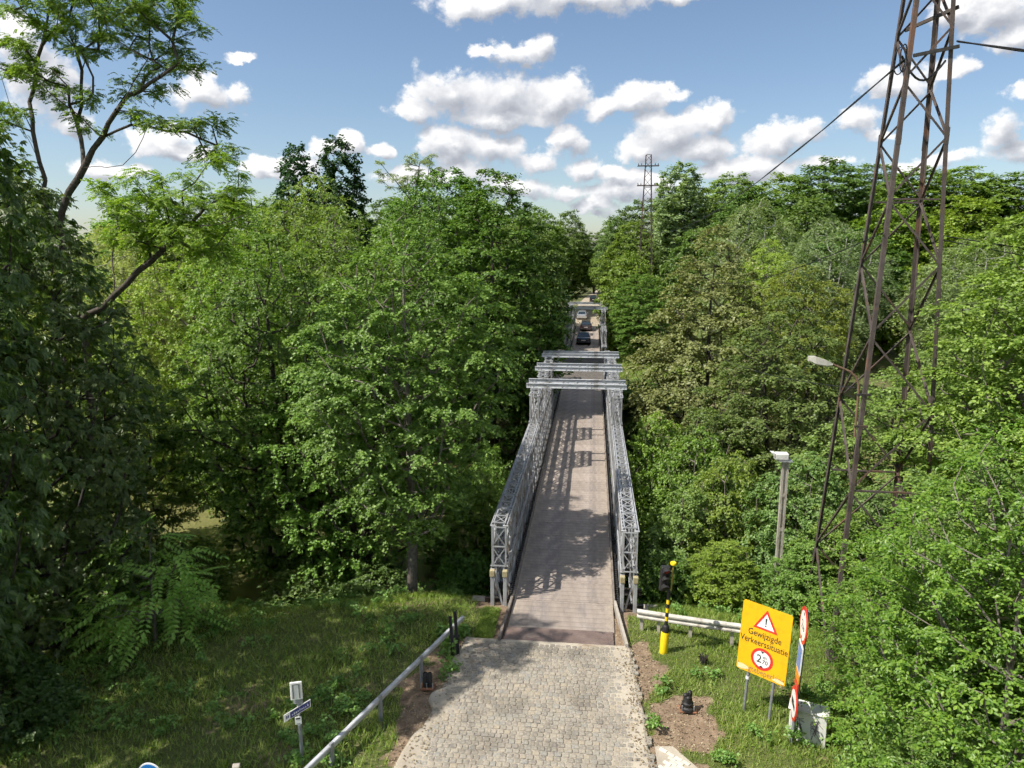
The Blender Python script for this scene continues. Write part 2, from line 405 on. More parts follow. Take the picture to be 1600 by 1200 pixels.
L_ACID = leafmat('leaf_acid', (0.2, 0.25, 0.018), (0.29, 0.34, 0.024), (0.4, 0.44, 0.04), 0.45)
L_SAP = leafmat('leaf_sapling', (0.14, 0.24, 0.04), (0.21, 0.33, 0.06), (0.28, 0.40, 0.09), 0.45)
L_HERB = leafmat('leaf_herb', (0.08, 0.14, 0.022), (0.14, 0.22, 0.034), (0.22, 0.3, 0.06), 0.4)
G_SUN = leafmat('grass_blade', (0.1, 0.15, 0.026), (0.19, 0.24, 0.042), (0.38, 0.38, 0.13), 0.4, rough=.55)

# ------------------------------------------------------------------ the setting: ground, water, roads
def ground_material(k):
    co = k.n('ShaderNodeTexCoord').outputs['Object']
    a = k.noise(co, .5, 7, .62); b = k.noise(co, 4.5, 6, .65); c_ = k.noise(co, 38, 3, .6)
    soil = k.ramp(b, [(.3, (.15, .105, .068)), (.7, (.30, .22, .15))])
    moss = k.ramp(c_, [(.3, (.06, .075, .024)), (.7, (.14, .155, .05))])
    c = k.mix(k.m('MAXIMUM', k.mr(k.m('ADD', k.m('MULTIPLY', a, .6), k.m('MULTIPLY', b, .4)), .53, .64), k.mr(k.m('ADD', k.n('ShaderNodeAttribute', attribute_name='bare').outputs['Fac'], k.m('MULTIPLY', k.m('SUBTRACT', b, .5), .8)), .3, .7)), moss, soil)
    bn = k.n('ShaderNodeBump', i={'Strength': .5, 'Distance': .05, 'Height': k.m('ADD', b, k.m('MULTIPLY', c_, .5))})
    return k.n('ShaderNodeBsdfPrincipled', i={'Base Color': c, 'Roughness': .95, 'Normal': bn.outputs[0], 'Specular IOR Level': .2}).outputs[0], None
M_GROUND = mat('ground_soil_and_moss', ground_material)

def road_left(y): return -2.90 - (19.9 - y) * .085
def road_right(y): return 2.13 + (19.9 - y) * .055
def bare(x, y):
    """1 where the ground is trodden bare: road, sandy edges, the bolt plates, the guardrail foot"""
    xl, xr = road_left(y) - .04 + (vnoise(y*1.4, x*.3, 15)-.4)*.45, road_right(y) + .02 - (vnoise(y*1.6, x*.3, 16)-.4)*.4
    b = ((x > xl) & (x < xr) & (y < 20.1)) | ((np.abs(x) < 2.05) & (y > 19.8) & (y < 22.4)) | ((np.abs(x) < 2.9) & (y > 22.1))
    d1 = np.hypot((x+3.55)/.75, (y-17.4)/1.9) ; d2 = np.hypot((x-3.3)/.85, (y-16.6)/1.5); d3 = np.hypot((x-2.5)/.55, (y-19.0)/1.3); d4 = np.hypot((x-3.0)/.9, (y-14.7)/1.2); d5 = np.hypot((x+3.2)/.5, (y-15.4)/1.3)
    nn = (vnoise(x*2.2, y*2.2, 12) - .5)*.9
    return b | (np.minimum.reduce([d1, d2, d3, d4, d5]) + nn < .95)
def axis(parts):
    out = []
    for a, b, st in parts: out += list(np.arange(a, b, st))
    out.append(parts[-1][1]); return np.array(out)
gx = axis([(-2500, -300, 220), (-300, -60, 20), (-60, -16, 2.2), (-16, -6, .5), (-6, 6, .2), (6, 14, .5), (14, 60, 2.3), (60, 300, 20), (300, 2500, 220)])
gy = axis([(-300, -20, 28), (-20, 8, 2), (8, 12, .5), (12, 23, .2), (23, 40, .5), (40, 130, 1.5), (130, 400, 15), (400, 4000, 300)])
XX, YY = np.meshgrid(gx, gy); ZZ = ground_z(XX, YY)
nx, ny = len(gx), len(gy)
ii = np.arange(nx*ny).reshape(ny, nx)
quads = np.stack([ii[:-1, :-1], ii[:-1, 1:], ii[1:, 1:], ii[1:, :-1]], -1)
g_me = np_mesh('ground', np.stack([XX, YY, ZZ], -1).reshape(-1, 3), quads, 4, M_GROUND, True)
at_ = g_me.attributes.new('bare', 'FLOAT', 'POINT'); at_.data.foreach_set('value', (bare(XX, YY) & (YY < 24) & (YY > 5)).astype(np.float32).ravel())
ground = link(bpy.data.objects.new('ground', g_me)); tag(ground, 'grassy banks and soil under the trees and beside the road', kind='structure')

def water_mat(k):
    co = k.n('ShaderNodeTexCoord').outputs['Object']
    n = k.noise(co, .6, 4, .5)
    c = k.ramp(n, [(.3, (.15, .148, .055)), (.7, (.22, .212, .085))])
    bn = k.n('ShaderNodeBump', i={'Strength': .12, 'Distance': .03, 'Height': k.noise(co, 3.0, 4, .5)})
    return k.n('ShaderNodeBsdfPrincipled', i={'Base Color': c, 'Roughness': .25, 'Normal': bn.outputs[0]}).outputs[0], None
M_WATER = mat('pond_water', water_mat)
for nm, y0, y1, lb in (('water', 24, 66, 'still yellow green water under the near bridge'), ('water', 80, 118, 'narrow water under the far bridge')):
    o = MB().add([(-160, y0, WATER_Z), (90, y0, WATER_Z), (90, y1, WATER_Z), (-160, y1, WATER_Z)], [(0, 1, 2, 3)]).build(nm, M_WATER)
    tag(o, lb, kind='structure')

# --- cobbled approach road: stones are pieces, the sand between and over them is a sheet
rng = np.random.default_rng(7); random.seed(7)
def sand_mat(k):
    co = k.n('ShaderNodeTexCoord').outputs['Object']
    a = k.noise(co, 1.1, 6, .6); b = k.noise(co, 30, 4, .6)
    c = k.ramp(a, [(.35, (.34, .295, .23)), (.65, (.46, .41, .325))])
    c = k.mix(k.mr(k.noise(co, .7, 5, .6), .55, .68), c, (.24, .165, .105))
    bn = k.n('ShaderNodeBump', i={'Strength': .35, 'Distance': .01, 'Height': b})
    return k.n('ShaderNodeBsdfPrincipled', i={'Base Color': c, 'Roughness': .95, 'Normal': bn.outputs[0], 'Specular IOR Level': .2}).outputs[0], None
M_SAND = mat('road_sand', sand_mat)
COB_TOP = .035
def sand_h(x, y):
    xl, xr = road_left(y), road_right(y)
    cover = smst(x, xr - 1.25 + (vnoise(x*.9, y*.9, 5)-.5)*1.3, xr - .25) * .030
    cover = np.maximum(cover, smst(-x, -xl - .75 + (vnoise(x*.9, y*.9, 6)-.5)*1.1, -xl + .05) * .036)
    cover = np.maximum(cover, (1 - smst(np.abs(y - 20.0), .0, .35)) * .024)
    return .004 + cover + (vnoise(x*6, y*6, 8)-.5)*.005 + (vnoise(x*2.3, y*2.3, 9)-.5)*.008
sx = np.linspace(0, 1, 96); sy = np.arange(-12, 20.06, .085)
SY, SX = np.meshgrid(sy, sx, indexing='ij')
XL = road_left(SY) + (vnoise(SY*1.7, SY*0, 3)-.5)*.4; XR = road_right(SY) + (vnoise(SY*1.7, SY*0, 4)-.5)*.10
PX = XL + (XR - XL) * SX; PZ = sand_h(PX, SY); PZ[:, 0] = -.10; PZ[:, -1] = -.10
ii = np.arange(PX.size).reshape(PX.shape); q = np.stack([ii[:-1, :-1], ii[:-1, 1:], ii[1:, 1:], ii[1:, :-1]], -1)
road = link(bpy.data.objects.new('cobbled_road', np_mesh('cobbled_road', np.stack([PX, SY, PZ], -1).reshape(-1, 3), q, 4, M_SAND, True)))
tag(road, 'sandy cobbled road leading up to the bridge ramp', kind='structure')
def stone_mat(k):
    g = k.n('ShaderNodeNewGeometry'); oi = k.n('ShaderNodeObjectInfo').outputs['Random']
    co = k.n('ShaderNodeTexCoord').outputs['Object']
    r_ = k.m('FRACT', k.m('ADD', g.outputs['Random Per Island'], oi))
    c = k.ramp(r_, [(0, (.18, .165, .14)), (.22, (.245, .22, .18)), (.45, (.29, .26, .205)), (.62, (.235, .23, .205)), (.8, (.31, .265, .195)), (.92, (.26, .235, .20)), (1, (.19, .17, .145))])
    c = k.mix(k.mr(k.noise(co, 22, 5, .6), .42, .75), c, (.40, .345, .265))
    wp = k.n('ShaderNodeNewGeometry').outputs['Position']
    c = k.mix(k.m('MULTIPLY', k.mr(k.noise(wp, .8, 5, .6), .48, .66), .55), c, (.13, .115, .095))
    c = k.mix(k.m('MULTIPLY', k.mr(k.noise(wp, 2.7, 4, .6), .56, .70), .5), c, (.42, .36, .275))
    bn = k.n('ShaderNodeBump', i={'Strength': .5, 'Distance': .012, 'Height': k.noise(co, 26, 4, .6)})
    return k.n('ShaderNodeBsdfPrincipled', i={'Base Color': c, 'Roughness': .78, 'Normal': bn.outputs[0], 'Specular IOR Level': .35}).outputs[0], None
M_STONE = mat('cobble_stone', stone_mat)
def stone_geo(seed):
    r_ = random.Random(seed); pts = []
    n = 8
    for ring, (sc_, z) in enumerate(((1.0, -.07), (1.0, -.008), (.90, .001), (.55, .006))):
        for j in range(n):
            x, y = ((.5, -.36), (.5, .36), (.38, .5), (-.38, .5), (-.5, .36), (-.5, -.36), (-.38, -.5), (.38, -.5))[j]
            rr = random.Random(seed*31+j).uniform(.90, 1.05)
            pts.append((x*sc_*rr*1.04, y*sc_*rr*1.04, z))
    fs = [(r0*n+j, r0*n+(j+1)%n, (r0+1)*n+(j+1)%n, (r0+1)*n+j) for r0 in range(3) for j in range(n)] + [tuple(3*n+j for j in range(n))]
    return np.array(pts), fs
VARS = [stone_geo(s) for s in range(8)]
stone_meshes = [MB().add(v * np.array((.176, .163, 1)), f).mesh('cobble', M_STONE) for v, f in VARS]
stones = []
row = 0; y = 19.86
while y > 2.0:
    xl, xr = road_left(y) + .05, road_right(y) - .06
    x = xl + (.083 if row % 2 else 0) + random.uniform(-.02, .02)
    while x < xr:
        w = .164 + random.uniform(-.02, .022)
        stones.append((x + w/2 + random.uniform(-.006, .006), y + .012*math.sin(x*1.1+row*.15) + random.uniform(-.008, .008), w - .010, .151 + random.uniform(-.009, .008), random.uniform(-.08, .08), COB_TOP - .012 + random.uniform(-.007, .007), random.randrange(8)))
        x += w
    y -= .163; row += 1
# the 300 nearest the camera in the picture are pieces of their own
stones.sort(key=lambda s: (abs(s[1] - 15.9) + .25*abs(s[0] + .3)))
for s in stones[:300]:
    o = inst('cobble', stone_meshes[s[6]], road, (s[0], s[1], s[5]), s[4], (s[2]/.176, s[3]/.163, 1))
mb = MB()
for s in stones[300:]:
    v, f = VARS[s[6]]; c_, sn = math.cos(s[4]), math.sin(s[4])
    p = v * np.array((s[2], s[3], 1)); p = np.stack([p[:, 0]*c_ - p[:, 1]*sn + s[0], p[:, 0]*sn + p[:, 1]*c_ + s[1], p[:, 2] + s[5]], -1)
    mb.add(p, f)
o = mb.build('cobbles', M_STONE, road); o['kind'] = 'stuff'

# pale paver patch at the lower right of the road
M_PAVER = surf('pale_paver', (.52, .48, .40), (.66, .62, .53), 6, .85, 0, .2, 30, objvar=.10)
patch = MB().add([(2.50, 14.0, -.012), (4.0, 12.2, -.012), (4.0, 14.2, -.012), (2.9, 15.75, -.012), (2.47, 15.7, -.012)], [(0, 1, 2, 3, 4)]).build('paved_patch', M_SAND)
tag(patch, 'small patch of pale block paving beside the cobbled road', kind='structure')
pv = MB().cbox(-.098, .098, -.047, .047, -.05, .012, .008).mesh('paver', M_PAVER)
ca, sa = math.cos(R(-38)), math.sin(R(-38))
for i in range(-12, 13):
    for j in range(-22, 23):
        u, v_ = i*.205 + (.1 if j % 2 else 0), j*.104
        x, y = 3.1 + u*ca - v_*sa, 14.3 + u*sa + v_*ca
        if x < 2.58 or x > 3.9 or y < 12.9 or y > 15.62 - 1.05*max(0, x - 2.75) or random.random() < .06 + .3*max(0, y - 15.0): continue
        inst('paver', pv, patch, (x, y, -.006 + random.uniform(-.006, .004)), R(-38) + random.uniform(-.03, .03))

# road between the bridges and beyond
def dirtroad(k):
    co = k.n('ShaderNodeTexCoord').outputs['Object']
    c = k.ramp(k.noise(co, .8, 6, .6), [(.3, (.29, .235, .165)), (.7, (.40, .335, .245))])
    return k.n('ShaderNodeBsdfPrincipled', i={'Base Color': c, 'Roughness': .9}).outputs[0], None
M_TRACK = mat('sandy_tarmac', dirtroad)
M_TARMAC = surf('tarmac', (.085, .076, .066), (.135, .12, .105), 2, .9, 0, .3, 60)
o = MB().box(-2.1, 2.1, 66.2, 80.0, -.6, -.004).build('road', M_TARMAC); tag(o, 'short tarmac road between the two bridges', kind='structure')
o = MB()
for i in range(24):
    y0, y1 = 115.0 + i*8, 115.0 + (i+1)*8
    f = lambda t: 9 * smst(t, 150, 300)
    o.add([(-2.6+f(y0), y0, -.01), (2.6+f(y0), y0, -.01), (2.6+f(y1), y1, -.01), (-2.6+f(y1), y1, -.01)], [(0, 1, 2, 3)])
o = o.build('road', M_TRACK); tag(o, 'sunlit sandy road running on beyond the far bridge into the trees', kind='structure')

# ------------------------------------------------------------------ bailey bridges
PL = 2.9; SH = 1.55; Z0 = -.45; ROWS = (1.95, 2.38)
def panel_mesh():
    b = MB()
    for z in (.055, 1.495):
        for sx_ in (-.052, .052):
            b.box(sx_-.018, sx_+.018, .01, PL-.01, z-.052, z+.052)
        for i in range(9):
            yy = .18 + i*(PL-.36)/8
            b.box(-.036, .036, yy-.045, yy+.045, z+.030, z+.046)
            b.box(-.036, .036, yy-.045, yy+.045, z-.046, z-.030)
    for yy, w in ((.045, .07), (PL*.25, .05), (PL*.5, .06), (PL*.75, .05), (PL-.045, .07)):
        b.box(-.033, .033, yy-w/2, yy+w/2, .09, 1.46)
    m_ = .775
    for a in (0, PL/2):
        for y0, z0, y1, z1 in ((.07, m_, PL/4, 1.44), (PL/4, 1.44, PL/2-.05, m_), (PL/2-.05, m_, PL/4, .11), (PL/4, .11, .07, m_)):
            b.bar((0, a+y0, z0), (0, a+y1, z1), .045, .055)
    # pin lugs
    for z in (.055, 1.495):
        for yy in (-.0, PL):
            b.lathe([(.032, -.085), (.032, .085)], (0, yy, z), 6, 'x')
    return b.mesh('truss_panel', M_STEEL)
PANEL = panel_mesh()
def frame_mesh(w, l, name):
    """flat bracing frame of w by l with two X, in the x,y plane"""
    b = MB()
    for sx_ in (-w/2+.02, w/2-.02): b.box(sx_-.02, sx_+.02, 0, l, 0, .035)
    for yy in (.02, l/2, l-.02): b.box(-w/2+.041, w/2-.041, yy-.018, yy+.018, .001, .034)
    for a in (0, l/2):
        b.bar((-w/2+.03, a+.03, .012), (w/2-.03, a+l/2-.03, .012), .028, .014)
        b.bar((w/2-.03, a+.03, .028), (-w/2+.03, a+l/2-.03, .028), .028, .014)
    return b.mesh(name, M_STEEL)
TOPFRAME = frame_mesh(.43, 1.35, 'bracing_frame')
ENDFRAME = frame_mesh(.50, 1.40, 'end_frame')
def ibeam(l, h=.25, w=.115, stiff=7):
    """rolled beam along x with web stiffeners"""
    b = MB()
    b.box(-l/2, l/2, -w/2, w/2, 0, .022); b.box(-l/2, l/2, -w/2, w/2, h-.022, h); b.box(-l/2, l/2, -.011, .011, .022, h-.022)
    for i in range(stiff):
        x = -l/2 + .35 + i*(l-.7)/(stiff-1)
        b.box(x-.008, x+.008, -w/2+.006, -.011, .022, h-.022); b.box(x-.008, x+.008, .011, w/2-.006, .022, h-.022)
    for x in (-l/2+.18, -l*.28, -l*.1, l*.1, l*.28, l/2-.18):
        b.lathe([(.024, -.062), (.024, .062)], (x, 0, h*.55), 8, 'y')
    return b
PORTAL = ibeam(5.34).mesh('portal_beam', M_BEAM)
TRANSOM = ibeam(5.4, .25, .12, 5).mesh('transom', M_DARKSTEEL)
def trestle_mesh():
    """clamp seat on top of a raised panel, carries a portal beam"""
    b = MB()
    b.box(-.085, .085, -.11, .11, 0, .03); b.box(-.075, .075, -.02, .02, .03, .10); b.box(-.085, .085, -.09, .09, .10, .125)
    for s_ in (-1, 1): b.lathe([(.022, .03), (.022, .10)], (s_*.05, .075, 0), 6)
    return b.mesh('beam_seat', M_BEAM)
SEAT = trestle_mesh()
def deck_mat(k):
    co = k.n('ShaderNodeTexCoord').outputs['Object']; sp = k.n('ShaderNodeSeparateXYZ', i={0: co})
    oi = k.n('ShaderNodeObjectInfo').outputs['Random']
    n = k.noise(k.v('MULTIPLY', co, (3.5, .8, 1)), 1.3, 6, .6)
    c = k.ramp(n, [(.3, (.275, .225, .188)), (.7, (.385, .325, .272))])
    # wheel tracks polished by traffic (wear)
    tr = k.m('ABSOLUTE', k.m('SUBTRACT', k.m('ABSOLUTE', sp.outputs[0]), .72))
    c = k.mix(k.m('MULTIPLY', k.mr(tr, .40, .05), .35), c, (.42, .36, .315))
    # welded anti-slip ribs, coloured darker between
    w = k.n('ShaderNodeTexWave', wave_type='BANDS', bands_direction='Y', wave_profile='SIN', i={'Vector': k.v('MULTIPLY', co, (1, 1, 0)), 'Scale': 1.04, 'Distortion': .0, 'Detail': 1.0}).outputs['Fac']
    c = k.mix(k.m('MULTIPLY', k.mr(w, .86, 1.0), .34), c, (.13, .105, .09))
    f = k.mr(oi, 0, 1, .90, 1.10, smooth=False)
    c = k.v('MULTIPLY', c, k.n('ShaderNodeCombineXYZ', i={0: f, 1: f, 2: f}).outputs[0])
    st = k.noise(k.v('MULTIPLY', co, (1.6, .35, 1)), 1.0, 6, .7)
    c = k.mix(k.m('MULTIPLY', k.mr(st, .47, .62), .62), c, (.185, .16, .148))
    edge = k.mr(k.m('ABSOLUTE', sp.outputs[0]), 1.2, 1.66)
    c = k.mix(k.m('MULTIPLY', k.m('MULTIPLY', edge, k.mr(k.noise(co, 5, 5, .6), .35, .65)), .7), c, (.42, .35, .26))
    bn = k.n('ShaderNodeBump', i={'Strength': .4, 'Distance': .012, 'Height': k.m('SUBTRACT', k.m('MULTIPLY', k.noise(co, 30, 4), .3), w)})
    return k.n('ShaderNodeBsdfPrincipled', i={'Base Color': c, 'Roughness': .68, 'Metallic': .1, 'Normal': bn.outputs[0]}).outputs[0], None
M_DECK = mat('steel_deck', deck_mat)
M_RAMP = surf('ramp_plate', (.17, .12, .10), (.27, .20, .17), 1.6, .55, .3, .25, 60, c3=(.10, .085, .08), patch=.9)
DECK = MB().box(-1.66, 1.66, .006, 1.442, -.05, 0).mesh('deck_plate', M_DECK)
FRAMEV = R(90)

def bailey(name, y0, n, story2, story3, beams, label, gate):
    root = empty(name, (0, y0, 0)); tag(root, label, 'bridge')
    for s in (-1, 1):
        for rx in ROWS:
            for i in range(n):
                inst('truss_panel', PANEL, root, (s*rx, i*PL, Z0))
                if story2[0] <= i < story2[1]: inst('truss_panel', PANEL, root, (s*rx, i*PL, Z0+SH+.004))
                if i in story3: inst('truss_panel', PANEL, root, (s*rx, i*PL, Z0+2*SH+.008))
        xm = s*(ROWS[0]+ROWS[1])/2
        for i in range(n):
            top = Z0 + SH*(3 if i in story3 else 2 if story2[0] <= i < story2[1] else 1) + .012
            inst('bracing_frame', TOPFRAME, root, (xm, i*PL+.06, top))
            inst('bracing_frame', TOPFRAME, root, (xm, i*PL+PL/2+.05, top))
            for e, yy in ((0, i*PL), (1, (i+1)*PL)):
                if i in story3:
                    o = inst('end_frame', ENDFRAME, root, (xm, yy + (-.06 if e == 0 else .095), Z0+2*SH+.09)); o.rotation_euler = (FRAMEV, 0, 0)
        for e, yy in ((story2[0], -.06), (story2[1], .095)):
            o = inst('end_frame', ENDFRAME, root, (xm, e*PL + yy, Z0+SH+.09)); o.rotation_euler = (FRAMEV, 0, 0)
    nb = 0
    for i, off in beams:
        z = Z0 + 3*SH + .06
        inst('portal_beam', PORTAL, root, (0, i*PL+off, z+.127))
        for s in (-1, 1):
            for rx in ROWS: inst('beam_seat', SEAT, root, (s*rx, i*PL+off, z))
    for i in range(n*2+1):
        inst('transom', TRANSOM, root, (0, min(max(i*PL/2, .12), n*PL-.12) + (.0 if i % 2 else .16*(1 if i < n*2 else -1)), -.36))
    for i in range(n*2): inst('deck_plate', DECK, root, (0, i*PL/2, 0))
    for s in (-1, 1):
        for i in range(n):
            MBK = KERB if s > 0 else KERB
            inst('kerb', MBK, root, (s*1.70, i*PL, 0))
            inst('deck_clamps', CLAMPS, root, (s*1.81, i*PL, 0))
    # end posts and bearings
    for yy, d in ((0, -1), (n*PL, 1)):
        for s in (-1, 1):
            for rx in ROWS:
                p = inst('end_post', POST, root, (s*rx, yy + d*.14, Z0-.06))
                inst('post_cap', POSTCAP, p, (0, 0, 1.36))
            inst('post_brace', BRACE, root, (s*(ROWS[0]+.06), yy + d*.06, Z0+.10), 0, (s, 1, 1))
            inst('bearing_beam', BEARING, root, (s*2.28, yy + d*.12, Z0-.33))
    return root
KERB = MB().cbox(-.035, .035, .004, PL-.004, -.02, .13, .01).mesh('kerb', M_KERB)
b = MB()
for i in range(18):
    yy = .05 + i*PL/18; b.box(-.055, .055, yy, yy+.085, -.09, .012)
b.box(-.02, .02, 0, PL, -.16, -.095)
CLAMPS = b.mesh('deck_clamps', M_DARKSTEEL)
b = MB(); b.tube([(0, 0, 0), (0, 0, .05)], .085, 10); b.cbox(-.062, .062, -.055, .055, .05, 1.36, .012); b.lathe([(.04, -.075), (.04, .075)], (0, 0, .22), 8, 'x')
POST = b.mesh('end_post', M_STEEL)
POSTCAP = MB().cbox(-.085, .085, -.08, .08, 0, .24, .02).mesh('post_cap', M_YCAP)
BRACE = MB().bar((.0, 0, .0), (.30, 0, 1.2), .06, .07, (0, 1, 0)).mesh('post_brace', M_STEEL)
b = ibeam(1.25, .26, .22, 4); BEARING = b.mesh('bearing_beam', M_STEEL)

bailey('bailey_bridge', 22.7, 15, (0, 15), (5, 7, 9), [(i, o_) for i in (5, 7, 9) for o_ in (.95, 2.4)], 'near grey steel panel truss bridge with three pairs of overhead beams', True)
bailey('bailey_bridge', 80.0, 12, (1, 11), (4, 7), [(4, .95), (4, 2.2), (7, .95), (7, 2.2)], 'far grey steel truss bridge with cars crossing it', False)

# approach ramp plates with upstand kerbs
ramp = empty('bridge_ramp', (0, 20.0, 0)); tag(ramp, 'rusty brown steel ramp plates between cobbles and bridge deck', 'ramp')
MB().box(-1.70, 1.62, 0.0, .84, -.12, .022).build('ramp_plate', M_RAMP, ramp)
MB().box(-1.66, 1.66, .85, 2.69, -.12, -.002).build('ramp_plate', M_DECK, ramp)
for s in (-1, 1):
    MB().add([(s*(1.70 + (.08 if s < 0 else .26)), -.05, -.1), (s*(1.78 + (.08 if s < 0 else .26)), -.05, -.1), (s*1.76, 2.65, -.1), (s*1.68, 2.65, -.1),
              (s*(1.70 + (.08 if s < 0 else .26)), -.05, .16), (s*(1.78 + (.08 if s < 0 else .26)), -.05, .16), (s*1.76, 2.65, .16), (s*1.68, 2.65, .16)],
             [(0,3,2,1),(4,5,6,7),(0,1,5,4),(1,2,6,5),(2,3,7,6),(3,0,4,7)]).build('ramp_kerb', M_CONC if s > 0 else M_KERB, ramp)
for s in (-1, 1):
    ab = MB().box(-.9, .9, 0, 1.3, -2.2, -.80).box(-.9, .9, .55, 1.3, -.80, -.35).build('bridge_abutment', M_CONC)
    ab.location = (s*2.3, 22.2, 0); tag(ab, 'low concrete abutment under the %s truss of the near bridge' % ('traffic signal side' if s > 0 else 'big sycamore side'), 'abutment')

# ------------------------------------------------------------------ lattice pylons with cables
def pylon(name, x, y, base_z, H, hb, ht, label, crossarms=True):
    root = empty(name, (x, y, base_z)); tag(root, label, 'pylon', 'lattice power pylons')
    hw = lambda z: hb + (ht - hb) * z / H
    c = lambda sx_, sy_, z: Vector((sx_*hw(z), sy_*hw(z), z))
    for sx_ in (-1, 1):
        for sy_ in (-1, 1):
            b = MB(); b.angle(c(sx_, sy_, 0), c(sx_, sy_, H), .11, .015, (-sx_, 0, 0), (0, -sy_, 0))
            for z in np.arange(2.4, H-1, 4.2):   # bolted splices
                p = c(sx_, sy_, z)
                b.box(min(p.x, p.x-sx_*.1)-.012, max(p.x, p.x-sx_*.1)+.012, p.y-.014 if sy_ < 0 else p.y-.002, p.y+.002 if sy_ < 0 else p.y+.014, z-.22, z+.22)
            b.build('leg', M_RUSTLEG, root)
    # zigzag lacing on each face
    zs = [0.0]; 
    while zs[-1] < H - .7: zs.append(min(H, zs[-1] + max(.85, 2.05*hw(zs[-1])+.12)))
    for f, (ax, sg) in enumerate((('x', -1), ('x', 1), ('y', -1), ('y', 1))):
        for i in range(len(zs)-1):
            a = 1 if (i + f) % 2 else -1
            if ax == 'y': p, q, inw = c(a, sg, zs[i]), c(-a, sg, zs[i+1]), Vector((0, -sg, 0))
            else: p, q, inw = c(sg, a, zs[i]), c(sg, -a, zs[i+1]), Vector((-sg, 0, 0))
            d = (q - p).normalized(); side = d.cross(inw).normalized()
            p2, q2 = p + d*.03 + inw*.018, q - d*.03 + inw*.018
            MB().angle(p2, q2, .056, .009, side, inw).build('lacing_bar', M_RUSTLEG, root)
    for z in zs[2::4]:
        for sg in (-1, 1):
            MB().bar(c(-1, sg, z) + Vector((.13, -sg*.05, 0)), c(1, sg, z) + Vector((-.13, -sg*.05, 0)), .05, .05).build('cross_strut', M_RUSTLEG, root)
    if crossarms:
        for z in (H-1.6, H-4.4):
            a = MB(); 
            for sg in (-1, 1): a.bar((-1.55, sg*(hw(z)+.03), z), (1.55, sg*(hw(z)+.03), z), .07, .09)
            for xx in (-1.5, 1.5): a.bar((xx, -hw(z)-.0, z), (xx, hw(z)+.0, z), .06, .08)
            arm = a.build('crossarm', M_RUSTLEG, root)
            for xx in (-1.42, -1.0, 1.0, 1.42):
                MB().lathe([(.02, 0), (.05, .06), (.075, .1), (.05, .14), (.075, .18), (.04, .24), (.05, .28), (.03, .33)], (xx, 0, z+.05), 8).build('insulator', M_DARKSTEEL, arm)
    return root, hw
ny_root, nhw = pylon('lattice_pylon', 9.15, 21.6, gz(9.15, 21.6), 26.0, 1.30, .16, 'tall near lattice power pylon of rusty angle iron, cropped at its top')
fy_root, fhw = pylon('lattice_pylon', 8.5, 112.0, 0.0, 25.6, 1.36, .42, 'distant slim lattice power pylon rising above the treetops')
ny_root.rotation_euler = (0, R(.7), 0)
# brackets and coiled cable on the near pylon
for p_, q_ in (((-.42, -.56, 17.0), (.66, -.60, 17.2)), ((-.30, .50, 17.9), (.62, -.42, 18.2))):
    MB().bar(p_, q_, .065, .085).build('cable_bracket', M_DARKSTEEL, ny_root)
lp = [(9.25 - .72 + .28*math.cos(a_)*.4, 21.0 + .2*math.sin(a_*.5), 16.55 + .34*math.sin(a_)) for a_ in np.linspace(0, 2*math.pi*3, 46)]
lp = [(p[0]-9.25, p[1]-21.6, p[2]+.35) for p in lp]
MB().tube(lp, .017, 5).build('cable_loop', M_WIRE, ny_root)
MB().tube([(-.7 + i*.12, -.55 + .05*i, 17.0 - .55*math.sin(math.pi*i/11)) for i in range(12)], .03, 5).build('cable_loop', M_WIRE, ny_root)
# street lamp clamped on the pylon leg
def wire(name, a, b_, sag, rad, label, bundle=1):
    a, b_ = Vector(a), Vector(b_); m = MB()
    for kk in range(bundle):
        pts = []
        for i in range(29):
            t = i/28; p = a.lerp(b_, t); p.z -= sag*4*t*(1-t)
            ph = t*60 + kk*2.1
            if bundle > 1: p += Vector((math.cos(ph), 0, math.sin(ph)))*rad*1.0
            pts.append(p)
        m.tube(pts, rad, 5)
    tag(m.build(name, M_WIRE), label, 'cable', 'overhead cables')
wire('overhead_cable', (8.72, 21.0, 16.5), (8.4, 112.0, 15.2), 2.2, .020, 'thick twisted black cable sagging from near pylon to distant pylon', 2)
wire('overhead_cable', (9.95, 21.0, 16.9), (46.0, 8.0, 13.2), 1.6, .022, 'thick black cable running off the near pylon toward the upper right edge', 2)
wire('overhead_cable', (8.5, 20.8, 12.1), (9.5, 86.0, 11.2), 2.2, .017, 'thin black cable from near pylon sinking into the brownish tree')
wire('overhead_cable', (10.1, 20.8, 12.0), (44.0, 16.0, 10.6), 1.2, .015, 'upper of two thin cables leaving the near pylon above the bushes')
wire('overhead_cable', (10.08, 20.9, 11.9), (43.0, 11.0, 8.9), 1.2, .013, 'lower of two thin cables leaving the near pylon above the bushes')
wire('overhead_cable', (8.1, 20.5, 7.9), (6.9, 66.0, 6.9), 1.5, .012, 'faint thin wire from the pylon street lamp into the trees')

